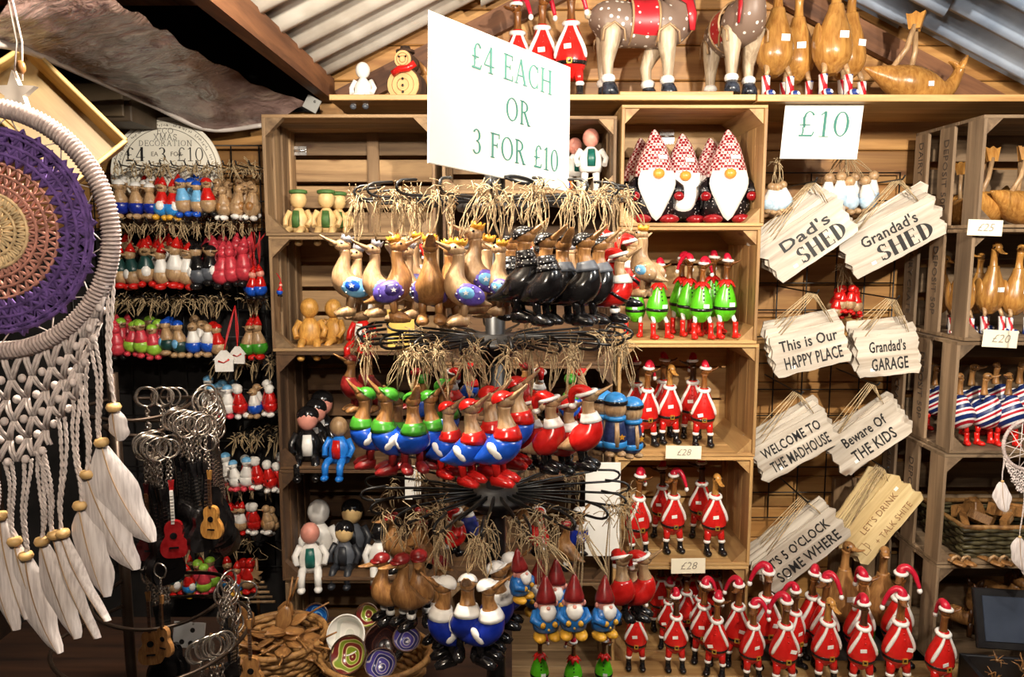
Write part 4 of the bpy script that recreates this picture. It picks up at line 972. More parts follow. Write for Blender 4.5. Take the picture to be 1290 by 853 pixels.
# stencilled words on the slatted crates
ST = paint('faded_stencil', (70, 56, 44), .8, .2, scale=40)
for k, (o, xl, z0, z1) in enumerate(RC):
    hc = (z1 - z0); d = .42; sw = (d - .15) / 3
    for j, tx in ((1, 'DEPOSIT 50P'), (2, 'DAIRY CRATE')):
        me = sans(tx, .030, .0, 0, 1.05)
        lettered(o, me, ST, T(-.2805, sw / 2 + j * (sw + .075), hc * .52) @ RZ(-90) @ RY(90), 'stencil_lettering')

# ------------------------------------------------------------------ wooden plaques hung on the grid
M_plq = wood('whitewashed_wood', (216, 208, 196), (160, 146, 130), 'X', .6, 34, 12, True, True, .12)
M_kraft = wood('pale_ply', (226, 206, 158), (186, 158, 108), 'X', .6, 34, 12, True, True, .1)
def plaque_mesh(w_, h_, mat, seed, t=.007, rough=.10):
    r = random.Random(seed); top = []; bot = []; n = 12; left = []; right = []
    for i in range(n + 1):
        x = -w_ / 2 + w_ * i / n
        top.append((x, h_ / 2 + h_ * rough * .35 * (noise.noise((i * .45, seed, 0)))))
        bot.append((x, -h_ / 2 + h_ * rough * .35 * (noise.noise((i * .45, seed, 5)))))
    for k in range(1, 6):
        z = -h_ / 2 + h_ * k / 6; j = (.045 if k % 2 else -.012) * w_ * r.uniform(.4, 1.2)
        right.append((w_ / 2 + j, z)); left.append((-w_ / 2 - j * r.uniform(.5, 1.3), z))
    pts = bot + right + top[::-1] + left[::-1]
    return MB().prism(pts, t).mesh('plaque_board', mat, False)
PLQ = [
    (('Dad\'s', 'SHED'), 1019, 303, 112, 52, 35, ('h', 's'), 'whitewashed plaque reading Dad\'s SHED', 5, (-14, -20)),
    (('Grandad\'s', 'SHED'), 1124, 300, 122, 52, 28, ('h', 's'), 'whitewashed plaque reading Grandad\'s SHED', 5, (-6, -20)),
    (('This is Our', 'HAPPY PLACE'), 1020, 440, 92, 52, 14, ('h', 'h'), 'whitewashed plaque reading This is Our HAPPY PLACE', 5, (-10, -22)),
    (('Grandad\'s', 'GARAGE'), 1118, 447, 74, 52, 6, ('h', 'h'), 'whitewashed plaque reading Grandad\'s GARAGE', 5, (-8, -20)),
    (('WELCOME TO', 'THE MADHOUSE'), 1001, 562, 102, 48, 31, ('h', 'h'), 'whitewashed plaque reading WELCOME TO THE MADHOUSE', 4, (-10, -18)),
    (('Beware Of', 'THE KIDS'), 1093, 552, 98, 50, 35, ('h', 'h'), 'whitewashed plaque reading Beware Of THE KIDS', 4, (-4, -14)),
    (('IT\'S 5 O\'CLOCK', 'SOME WHERE'), 1010, 694, 118, 46, 40, ('h', 'h'), 'whitewashed plaque reading IT\'S 5 O\'CLOCK SOME WHERE', 5, (-12, -22)),
    (('LET\'S DRINK', '+ TALK SHITE'), 1108, 655, 108, 50, 53, ('k', 'k'), 'pale ply plaque reading LET\'S DRINK', 5, (-18, -14)),
]
M_burn = paint('burnt_lettering', (150, 106, 66), .7, .1)
def plaque(lines, cx, cy, wpx, hpx, ang, font, label, nst, off):
    Y = 2.64 if cx > 1050 else 2.60
    m_ = MPP(cx, cy, Y); w_, h_ = wpx * m_, hpx * m_; kr = font[0] == 'k'; mat = M_kraft if kr else M_plq
    hook = P(cx + off[0] * .3 + 2, cy - hpx * .5 - 46, Y + .05)
    for k in range(nst, -1, -1):
        f = k / max(1, nst); a = ang + (0 if k == 0 else RND.uniform(-5, 7))
        px, py = cx + off[0] * f * 1.3 + (RND.uniform(-4, 4) if k else 0), cy + off[1] * f * .9 + (RND.uniform(-3, 3) if k else 0)
        p = P(px, py, Y + .013 * k)
        lb = label + ', front of its stack' if k == 0 else 'plain-looking plaque stacked behind the one' + label.split('plaque')[1].replace('reading', 'reading')
        o = thing('hanging_plaque', lb, 'plaque', p, (math.radians(-4), math.radians(-a), 0), 1, 'plaques' + label.split('plaque')[1])
        obj('board', plaque_mesh(w_, h_, mat, cx + k * 3.7 + cy), o)
        inv = o.rotation_euler.to_matrix().inverted()
        tw = MB()
        for s in (-1, 1):
            e = inv @ (hook + Vector((0, -.012 * (nst - k) , 0)) - p); st_ = Vector((s * w_ * .40, 0, h_ * .42))
            tw.tube([st_, st_ + (e - st_) * .5 + Vector((RND.uniform(-.004, .004), 0, 0)), e], .0016, 5)
        obj('twine_loop', tw.mesh('twine_loop', TWINE), o)
        if k <= 1:
            for i, tx in enumerate(lines):
                hh = h_ * (.30 if i else .27)
                if kr: hh = h_ * .17
                if font[i] == 's':
                    mb, wd = serif(tx, h_ * .40, 1.9); wid = w_ * .60; lettered(o, mb, M_ink, T(w_ * .10, -.0045, -h_ * .20) @ SC(wid / wd, 1, 1))
                else:
                    me = sans(tx, hh, .02 if not kr else -.01, 0, 1.05)
                    xs = [v.co.x for v in me.vertices]; wd = max(xs) - min(xs)
                    wid = w_ * ((.80 if len(tx) > 9 else .62) if not kr else .60)
                    kx = min(1.6, wid / wd)
                    lettered(o, me, M_burn if kr else M_ink, T(w_ * (.02 if i else .0) + (w_ * .05 if kr else 0), -.0045, h_ * (.20 if i == 0 else -.23) - (h_ * .08 if kr else 0)) @ SC(kx, 1, 1))
            if k == 0 and kr:   # little mug drawn on the plaque
                obj('mug_drawing', MB().tube([(-.42 * w_, -.0045, -.32 * h_), (-.42 * w_, -.0045, -.02 * h_), (-.34 * w_, -.0045, -.02 * h_), (-.34 * w_, -.0045, -.32 * h_)], .0012, 4, True).tube([(-.34 * w_, -.0045, -.08 * h_), (-.31 * w_, -.0045, -.1 * h_), (-.31 * w_, -.0045, -.22 * h_), (-.34 * w_, -.0045, -.25 * h_)], .001, 4).mesh('mug_drawing', M_burn), o)
        if k == 0: obj('price_sticker', MB().box((-w_ * .28 if not kr else w_ * .40, -.0045, -h_ * .33 if not kr else h_ * .2), (.016, .001, .011)).mesh('price_sticker', STICK, False), o)
    return hook
for q in PLQ:
    h = plaque(*q)
    lab = q[7].split('reading')[1].strip()
    hk = thing('wall_hook', 'black wire hook holding the ' + lab + ' plaques', 'hook', h)
    obj('prong', MB().tube([(0, 2.96 - h.y, .004), (0, -.07, .0), (0, -.085, .012)], .003, 6).mesh('prong', M_black), hk)
# ------------------------------------------------------------------ small ornaments on the wall grid
obj('trim_8', MB().box((-1.46, 2.988, .83), (1.26, .012, 1.66)).mesh('trim', paint('black_backing_and_shade', (22, 16, 14), .8, .2), False), kind='structure')  # black backing board, widened to stand in for darkness at far left
def mini(name, up, low, hd, hatm, feet, hat='cone', bill=True, belly=None):
    pr = Proto(name, 'ornament')
    pr.part('lower_body', MB().blob((0, .02, .30), (.20, .20, .19), 12, 8), low)
    pr.part('upper_body', MB().loft([(0, .02, .34), (0, 0, .48), (0, -.01, .60), (0, -.01, .68)], [.185, .15, .10, .075], 12), up)
    h = pr.part('head', MB().blob((0, -.02, .74), (.115, .12, .115), 12, 8), hd)
    if bill: pr.part('bill', MB().loft([(0, -.11, .735), (0, -.19, .75), (0, -.26, .78)], [(.06, .035), (.05, .02), (.02, .01)], 8), hd, h)
    for s in (-1, 1): pr.part('foot', MB().blob((s * .095, -.06, .085), (.085, .13, .07), 10, 6), feet)
    if hat == 'cone': pr.part('hat', MB().loft([(0, 0, .79), (0, .01, .87), (0, .03, 1.0)], [.115, .085, .015], 10), hatm, h)
    elif hat == 'cap': pr.part('cap', MB().blob((0, -.01, .78), (.125, .13, .11), 10, 5, None, 0, 1), hatm, h)
    if belly: pr.part('belly_patch', MB().blob((0, -.12, .34), (.10, .08, .12), 10, 6), belly)
    return pr
LIME = paint('lime_paint', (150, 200, 60), .35, .12); ROSE = paint('rose_paint', (206, 58, 72), .35, .15); DGR = paint('bottle_green', (22, 62, 58), .35, .15)
MV = dict(
    bluebelly=(mini('painted_ornament', NAT, DBL, NAT, WHT, NAT, 'cap'), 'blue-bellied pale ornament'),
    redblue=(mini('painted_ornament', RED, paint('azure', (40, 132, 206), .3, .1), NAT, RED, YEL, 'cone', True, WHT), 'blue ornament with red shoulders and yellow feet'),
    scarf=(mini('painted_ornament', SKY, NAT, NAT, BLU, BLU, 'cap'), 'pale ornament with blue cap and blue feet'),
    redblack=(mini('painted_ornament', RED, NAT, NAT, RED, BLK, 'cap'), 'red-capped ornament with black feet'),
    fawn=(mini('painted_ornament', NAT, NAT, NAT, ROSE, WHT, None, True, TAN), 'fawn wooden animal ornament with white feet'),
    santa=(mini('painted_ornament', WHT, NAT, NAT, RED, RED, 'cone'), 'white-breasted ornament with red hat and red feet'),
    green=(mini('painted_ornament', DGR, NAT, NAT, RED, RED, 'cone', True, WHT), 'green-coated ornament with red hat'),
    penguin=(mini('painted_ornament', BLK, GREY, NAT, BLK, BLK, 'cap', True, WHT), 'black and white penguin ornament'),
    gown=(mini('painted_ornament', ROSE, ROSE, ROSE, ROSE, BLK, 'cone', False), 'rose-red gowned ornament'),
    lime=(mini('painted_ornament', ROSE, LIME, NAT, LIME, ROSE, 'cap'), 'lime green ornament with pink feet'),
    navy=(mini('painted_ornament', NAT, DGR, NAT, BLU, NAT, 'cap', False, SKY), 'navy and cream scarfed ornament'),
    bluedot=(mini('painted_ornament', WHT, BLU, NAT, RED, NAT, None, True), 'white ornament with bright blue belly'),
    elf=(mini('painted_ornament', NAT, CAPG, NAT, RED, RED, 'cone', True), 'green and red elf ornament'),
    white=(mini('painted_ornament', WHT, WHT, WHT, SKY, ROSE, 'cap', True), 'white bird ornament'),
    cherry=(mini('painted_ornament', RED, RED, WHT, WHT, WHT, 'cap', False), 'round red ornament with white cap'),
    nut=(mini('toy_soldier', RED, BLU, SKIN, RED, BLK, 'cone', False), 'red and blue toy soldier on red ribbon'),
    angel=(mini('angel_ornament', WHT, paint('pale_sky', (188, 214, 232), .4, .12), NAT, WHT, NAT, None, False), 'pale blue and white angel ornament'),
    redstick=(mini('painted_ornament', RED, NAT, RED, RED, RED, 'cap', False), 'red twig ornament'),
)
RIB = paint('red_ribbon', (190, 20, 24), .4, .1)
hooks = {}
def wall_bunch(row, px, y0, y1, kind, n, where, Y=2.72, loop=26, mat=None):
    """a bunch of look-alikes threaded on one wall hook, front to back"""
    pr, d = MV[kind]
    for k in range(n):
        yy = Y + .075 * k; qx = px + (RND.uniform(-4, 4) if k else 0) + k * RND.choice((-6, 6)); dy = RND.uniform(-3, 3) - k * 3
        s = (y1 - y0) * MPP(px, (y0 + y1) / 2, yy) * RND.uniform(1.0, 1.14); p = P(qx, y1 + dy, yy)
        lab = d + where
        o = pr.put((p.x, yy, p.z), RND.uniform(-60, 60), s, lab, 'bunch: ' + lab, 0, RND.uniform(-9, 9))
        tp = P(px, y0 - loop, Y + .02); twine(o, (tp.x + RND.uniform(-.012, .012), yy, tp.z), s, (0, 0, .98), 3, 9 if not mat else 0, mat, r=.0014)
rows = [
    ('top row', 226, 277, [(152, 'bluebelly', 3, 'leftmost'), (172, 'bluebelly', 3, 'second'), (190, 'bluebelly', 2, 'third'), (203, 'redblue', 3, ''), (217, 'redblue', 2, 'right'), (234, 'scarf', 3, ''), (249, 'scarf', 2, 'right'), (264, 'redblack', 3, ''), (282, 'fawn', 3, 'left'), (298, 'fawn', 3, 'middle'), (315, 'fawn', 3, 'right')]),
    ('second row', 306, 364, [(154, 'green', 3, 'left'), (170, 'green', 3, 'middle'), (186, 'green', 2, 'right'), (205, 'santa', 3, 'left'), (220, 'santa', 3, 'middle'), (234, 'santa', 3, 'right'), (250, 'penguin', 3, 'left'), (264, 'penguin', 2, 'right'), (279, 'gown', 3, 'left'), (294, 'gown', 3, 'middle'), (308, 'gown', 2, 'right')]),
    ('third row', 402, 452, [(150, 'gown', 3, ''), (165, 'lime', 3, 'left'), (182, 'lime', 3, 'middle'), (196, 'lime', 2, 'right'), (212, 'navy', 3, 'left'), (228, 'navy', 3, 'right'), (245, 'bluedot', 3, 'left'), (261, 'bluedot', 3, 'right'), (276, 'redblack', 2, ''), (311, 'elf', 3, 'left'), (327, 'elf', 2, 'right')]),
    ('fourth row', 480, 526, [(273, 'white', 3, 'left'), (288, 'white', 3, 'right'), (305, 'cherry', 2, ''), (322, 'bluedot', 2, ''), (340, 'cherry', 2, 'right')]),
    ('fifth row', 575, 620, [(298, 'white', 2, 'left'), (311, 'white', 2, 'right'), (326, 'cherry', 3, ''), (343, 'cherry', 3, 'right')]),
    ('sixth row', 634, 676, [(288, 'santa', 2, 'left'), (302, 'santa', 3, 'right'), (320, 'cherry', 2, ''), (338, 'fawn', 2, '')]),
    ('lowest row', 704, 750, [(222, 'green', 3, ''), (242, 'redblue', 2, ''), (256, 'lime', 3, ''), (298, 'redblue', 2, 'right'), (312, 'redstick', 2, '')]),
]
used = {}
for row, y0, y1, cs in rows:
    for px, kd, n, pos in cs:
        wall_bunch(row, px, y0, y1, kd, n, ', %s of the wall grid%s' % (row, (', ' + pos + ' bunch') if pos else ''), loop=26 if y0 > 230 else 18)
        tp = P(px, y0 - (26 if y0 > 230 else 18), 2.70)
        hk = thing('wall_hook', 'black wire prong above the %s%s in %s' % (MV[kd][1].split(' ornament')[0].split(' on red')[0], (' ' + pos) if pos else '', row), 'hook', (tp.x, 2.70, tp.z))
        obj('prong', MB().tube([(0, .25, .004), (0, 0, 0), (0, -.012, .014)], .0028, 5).mesh('prong', M_black), hk)
for px, y0, y1, w_ in ((317, 336, 378, 'second row, left'), (329, 336, 380, 'second row, right'), (352, 352, 372, 'beside the old crate')):
    wall_bunch('', px, y0, y1, 'nut', 2 if px < 350 else 1, ', ' + w_, 2.66 if px < 350 else 2.555, 44 if px < 350 else 8, RIB)
# flat snow houses on red ribbon
sn = Proto('snow_house', 'ornament')
sn.part('board', MB().prism([(-.4, 0), (.4, 0), (.42, .55), (.5, .55), (.12, 1), (-.12, 1), (-.5, .55), (-.42, .55)], .12), WHT, smooth=False)
sn.part('bow', MB().loft([(-.25, -.08, .5), (0, -.09, .42), (.25, -.08, .58)], [(.05, .02), (.02, .02), (.05, .02)], 8, (0, 0, 1)), RED)
for k, (px, py, s) in enumerate(((283, 468, .075), (300, 458, .062))):
    p = P(px, py, 2.62 + .05 * k); o = sn.put(p, 6 - 14 * k, s, 'white snow house on red ribbon, %s' % ('front one' if not k else 'behind the front one'), 'white snow houses')
    twine(o, P(296, 385, 2.68), s, (0, 0, .95), 4, 0, RIB, r=.002)
# driftwood tree
dt = thing('driftwood_tree', 'driftwood tree with a star hanging on the grid\'s bottom', 'ornament', P(326, 775, 2.74)); m_ = MPP(326, 740, 2.74)
obj('trunk', MB().tube([(0, 0, 0), (0, 0, 75 * m_)], .006, 8).mesh('trunk', TAN), dt)
for k in range(6): obj('branch', MB().tube([(-(22 - 3.2 * k) * m_, -.006, (18 + 6.4 * k) * m_), ((22 - 3.2 * k) * m_, -.006, (19 + 6.4 * k) * m_)], .0055, 7).mesh('branch', M_oldY if k % 2 else NAT), dt)
obj('star', star(0, 10 * m_, .01, T(-.0, -.02, 57 * m_)).mesh('star', NAT, False), dt)
twine(dt, P(326, 690, 2.8), 1, (0, 0, 75 * m_), 2, 3)
# bunches among the plaques
def mid_bunch(px, y0, y1, kind, n, where, Y, spread):
    pr, d = MV[kind]
    for k in range(n):
        qx = px + spread * ((k % 4) - 1.5) * .55 + RND.uniform(-3, 3); yy = Y + .05 * (k // 4); dy = RND.uniform(-5, 5)
        s = (y1 - y0) * MPP(px, y0, yy); p = P(qx, y1 + dy, yy)
        o = pr.put((p.x, yy, p.z), RND.uniform(-40, 40), s, d + where, 'bunch: ' + d + where, 0, RND.uniform(-12, 12))
        tp = P(px, y0 - 22, Y); twine(o, tp, s, (0, 0, .8), 2, 5, r=.0014)
mid_bunch(1066, 212, 270, 'angel', 8, ', in the bunch above the plaques', 2.74, 34)
mid_bunch(979, 224, 272, 'angel', 4, ', in the bunch beside the gnome crate', 2.66, 14)
mid_bunch(1062, 358, 400, 'redstick', 8, ', in the bunch between the four upper plaques', 2.78, 18)

# ------------------------------------------------------------------ plain dolls on the left shelves
def doll(body, head_m, limb, accent=None, hair=None, shoes=None, top=None, sit=True, wide=1.0):
    pr = Proto('seated_doll' if sit else 'jointed_doll', 'wooden doll')
    b0 = 0 if sit else .30
    pr.part('body', MB().loft([(0, 0, b0), (0, 0, b0 + .10), (0, 0, b0 + .26), (0, 0, b0 + .37)], [(.14 * wide, .11), (.16 * wide, .12), (.14 * wide, .10), (.06, .05)], 14), body)
    h = pr.part('head', MB().blob((0, 0, b0 + .50), (.125, .12, .14), 14, 8), head_m)
    if hair: pr.part('hair', MB().blob((0, .02, b0 + .54), (.135, .13, .12), 12, 6, None, -.2, 1), hair, h)
    if top: pr.part('head_top', MB().lathe([(.10, b0 + .58), (.135, b0 + .59), (.135, b0 + .63), (.09, b0 + .645)], 14), top, h)
    if accent: pr.part('chest_panel', MB().loft([(0, -.10, b0 + .33), (0, -.125, b0 + .2), (0, -.12, b0 + .08)], [(.05, .02), (.065, .02), (.06, .02)], 10), accent)
    for s in (-1, 1):
        pr.part('arm', MB().loft([(s * .13 * wide, 0, b0 + .33), (s * .20 * wide, -.02, b0 + .20), (s * .17 * wide, -.10, b0 + .10)], [.045, .042, .04], 10), limb)
        if sit:
            lg = pr.part('leg', MB().loft([(s * .08, -.05, .05), (s * .10, -.18, .05), (s * .105, -.25, .0), (s * .105, -.26, -.13)], [.055, .052, .05, .045], 10), limb)
            pr.part('shoe', MB().blob((s * .105, -.28, -.15), (.055, .075, .045), 10, 6), shoes or limb, lg)
        else:
            lg = pr.part('leg', MB().loft([(s * .08, 0, .34), (s * .09, 0, .18), (s * .09, 0, .05)], [.06, .05, .05], 10), limb)
            pr.part('shoe', MB().blob((s * .09, -.03, .035), (.06, .09, .037), 10, 6), shoes or limb, lg)
    return pr
PALE = paint('pale_wood_doll', (226, 190, 130), .45, .1); GOLDW = wood('golden_wood_doll', (226, 176, 92), (178, 118, 48), 'Z', .4, 20, 4, False, True, .1, 2)
DW = doll(WHT, WHT, WHT, None, None, GREY); DPALE = doll(PALE, PALE, PALE, paint('moss_green', (70, 110, 50), .6, .2), None, None, paint('moss_green', (70, 110, 50), .6, .2))
DGOLD = doll(GOLDW, GOLDW, GOLDW); DSUIT = doll(BLK, SKIN, BLK, WHT, BLK, BLK); DBLUE = doll(paint('bright_blue_cloth', (26, 120, 214), .35, .1), NAT, paint('bright_blue_cloth', (26, 120, 214), .35, .1), RED, None, None)
DGREY = doll(GREY, PALE, paint('charcoal', (38, 40, 46), .4, .1), paint('charcoal', (38, 40, 46), .4, .1), BLK); DSANTA = doll(RED, NAT, RED, WHT, WHT, BLK)
DWG = doll(WHT, SKIN, WHT, TEAL, None, WHT); DWS = doll(WHT, SKIN, WHT, TEAL, None, WHT, None, False, 1.15); DORG = doll(BLU, YEL, paint('orange_cloth', (222, 110, 40), .4, .1), None, None, None)
def sit(pr, px, Y, z, h, rz, label, group=None): return pr.put((XZ(px, Y, z + .1), Y, z), rz, h, label, group)
A3, A2, A1, A0 = AZ[3] + S, AZ[2] + S, AZ[1] + S, AZ[0] + S
sit(DPALE, 376, 2.70, A3, .235, -8, 'pale seated wooden doll with mossy top at the crate\'s left', 'pale mossy dolls'); sit(DPALE, 411, 2.70, A3, .235, 6, 'pale seated wooden doll with mossy top, second one', 'pale mossy dolls'); sit(DPALE, 426, 2.80, A3, .235, 15, 'pale mossy doll half hidden behind the second one', 'pale mossy dolls')
sit(DGOLD, 390, 2.68, A2, .26, 10, 'golden wooden doll seated at the crate\'s left', 'golden dolls'); sit(DGOLD, 420, 2.72, A2, .25, -30, 'golden wooden doll seated right of its twin', 'golden dolls')
sit(DSANTA, 457, 2.62, A2, .25, -20, 'seated red and white santa doll behind the hanging ducks')
sit(DSUIT, 388, 2.66, A1, .30, 8, 'seated doll in dark jacket, foremost of three', 'dark-jacket dolls'); sit(DSUIT, 398, 2.76, A1, .31, 0, 'seated doll in dark jacket, middle of three', 'dark-jacket dolls'); sit(DSUIT, 406, 2.86, A1, .33, 0, 'seated doll in dark jacket, rearmost of three', 'dark-jacket dolls')
sit(DBLUE, 427, 2.63, A1, .26, -10, 'seated doll in bright blue dungarees beside the dark-jacket dolls')
sit(DWG, 391, 2.64, A0, .28, 10, 'white seated doll with green chest at the front', None); sit(DW, 402, 2.78, A0, .34, 0, 'plain white seated doll behind the green-chested one', None)
sit(DGREY, 434, 2.66, A0, .27, -5, 'dark grey seated doll, front one', 'dark grey dolls'); sit(DGREY, 444, 2.80, A0, .32, 0, 'dark grey seated doll behind its twin', 'dark grey dolls')
sit(doll(WHT, BLK, WHT, None, None, RED), 478, 2.66, A0, .27, 15, 'white doll with black head beside the hanging brown ducks')
sit(DW, 457, 2.66, TOPZ, .20, -4, 'plain white seated doll on the top shelf\'s left end')
sit(DWS, 744, 2.70, BZ[3] + S, .235, 0, 'white jointed doll with green chest right of the price sign', 'white and green dolls'); sit(DWS, 724, 2.82, BZ[3] + S, .22, 20, 'white jointed doll half hidden behind the other', 'white and green dolls')
sit(DORG, 712, 2.66, BZ[3] + S, .12, 0, 'small blue and orange doll at the price sign\'s edge')
# log snowman
ls = thing('log_snowman', 'snowman of sawn log slices with a red scarf on the top shelf', 'snowman', (XZ(508, 2.68, 2.15), 2.68, TOPZ), (0, 0, math.radians(-10)))
m_ = MPP(508, 100, 2.68); M_bark = wood('bark', (96, 66, 44), (44, 28, 18), 'Z', .9, 30, 4, False); M_slice = paint('log_slice', (222, 178, 118), .6, .12, scale=14)
def slice_(r, cz, name):
    d = obj(name, MB().lathe([(r, 0), (r * 1.03, .02), (r * 1.02, .07), (r, .09)], 20, T(0, .03, cz) @ RX(-90) @ T(0, 0, -.03)).mesh(name, M_bark), ls)
    obj('sawn_face', MB().lathe([(r * .95, -.002), (r * .93, .004)], 20, T(0, 0, cz) @ RX(90)).mesh('sawn_face', M_slice, False), d)
    for rr in (.35, .65): obj('growth_ring', MB().tube([(r * rr * math.cos(a), -.0045, cz + r * rr * math.sin(a)) for a in [2 * math.pi * k / 20 for k in range(20)]], .0012, 4, True).mesh('growth_ring', TAN), d)
slice_(22 * m_, 21 * m_, 'body_slice'); slice_(11.5 * m_, 52 * m_, 'head_slice')
obj('scarf', MB().tube([(-12 * m_, -.012, 34 * m_), (-3 * m_, -.016, 39 * m_), (8 * m_, -.012, 40 * m_), (17 * m_, -.01, 46 * m_)], .012, 8).mesh('scarf', RED), ls)
obj('hat', MB().lathe([(12 * m_, 62 * m_), (12 * m_, 65 * m_), (7 * m_, 66 * m_), (6 * m_, 70 * m_)], 14, T(0, .03, 0)).mesh('hat', M_bark), ls)
for k in range(3): obj('button', MB().blob((0, -.006, (12 + 8 * k) * m_), (.005, .004, .005), 8, 4).mesh('button', BLK), ls)
for s in (-1, 1): obj('eye', MB().blob((s * .012, -.006, 55 * m_), (.004, .003, .004), 6, 4).mesh('eye', BLK), ls)
# toys behind the £4 sign on the shelf
DD2 = diving_duck(TAN); DD2.put((XZ(585, 2.8, 2.2), 2.84, TOPZ), 200, .34, 'wooden upside-down duck peeping over the big price sign', 'upside-down ducks')
# yellow pouch hung behind the middle tier and a white card panel by the stand
for px, py, Y, w_, h_, c, lb, nm in ((505, 415, 2.566, 34, 50, (228, 190, 92), 'yellow card packet behind the carousel\'s middle tier', 'card_packet'), (759, 642, 2.566, 44, 122, (236, 232, 224), 'white paper panel hanging behind the carousel\'s right side', 'paper_panel'), (520, 608, 2.566, 20, 44, (236, 232, 224), 'small white paper strip behind the carousel\'s left side', 'paper_panel')):
    m_ = MPP(px, py, Y); o = thing(nm, lb, 'card', P(px, py, Y))
    obj('sheet', MB().cbox((0, 0, 0), (w_ * m_, .004, h_ * m_), .001).mesh('sheet', paint('sheet_%d' % px, c, .6, .04), False), o)
    obj('string', MB().tube([(0, 0, h_ * m_ / 2), (0, .01, h_ * m_ / 2 + .06)], .0012, 4).mesh('string', TWINE), o)
# ------------------------------------------------------------------ big dreamcatcher hanging close by on the left
CORD = paint('cream_cotton_cord', (206, 192, 186), .85, .12, scale=80); CORDD = paint('wrapped_cotton_ring', (188, 170, 164), .85, .15, scale=90)
PURY = paint('purple_yarn', (96, 66, 132), .9, .25, scale=70); PNKY = paint('dusty_pink_yarn', (186, 128, 112), .9, .2, scale=70); CRMY = paint('cream_yarn', (220, 190, 144), .9, .2, scale=70)
BEAD = paint('wooden_bead', (206, 166, 106), .4, .15, scale=30)
def feather_mat():
    m, nt, b = nodes('white_feather')
    n = texn(nt, 'ShaderNodeTexNoise', 1, coords(nt, (300, 300, 18)), Detail=3)
    nt.links.new(ramp(nt, n.outputs[0], [(.3, lin((184, 172, 168))), (.6, lin((220, 210, 206)))]), b.inputs['Base Color'])
    b.inputs['Roughness'].default_value = .7; b.inputs['Transmission Weight'].default_value = 0; return m
FEA = feather_mat()
def feather(parent, p, L_, w_, lean, curve, yaw=0, name='feather'):
    """a blade of barbs each side of a quill, hanging from p"""
    n = 12; mb = MB(); vs = []; fs = []
    for layer in (0, 1):
        for i in range(n + 1):
            t = i / n; c = lean * t * L_ + curve * L_ * t * t
            hw = 1.25 * w_ * (math.sin(math.pi * min(1, t * .94 + .03)) ** .6) * (1 - .25 * t)
            ruff = 1 + .10 * math.sin(i * 7.3 + L_ * 900)
            for k, s in enumerate((-1, -.5, 0, .5, 1)):
                vs.append((c + s * hw * ruff, -.0022 * (1 - abs(s)) * (1 - 2 * layer) + .006 * s * s, -t * L_ - abs(s) * hw * .35))
    R5 = (n + 1) * 5
    for i in range(n):
        for k in range(4):
            q = (i * 5 + k, i * 5 + k + 1, (i + 1) * 5 + k + 1, (i + 1) * 5 + k); fs.append(q[::-1]); fs.append(tuple(R5 + x for x in q))
    M = T(*p) @ RZ(yaw); mb.add(vs, fs, M)
    o = obj(name, mb.mesh(name, FEA), parent)
    obj('quill', MB().tube([(lean * t * L_ + curve * L_ * t * t, -.003, -t * L_) for t in [k / 8 for k in range(9)]], .0011, 5, M=M, r1=.0004).mesh('quill', NAT), o)
    return o
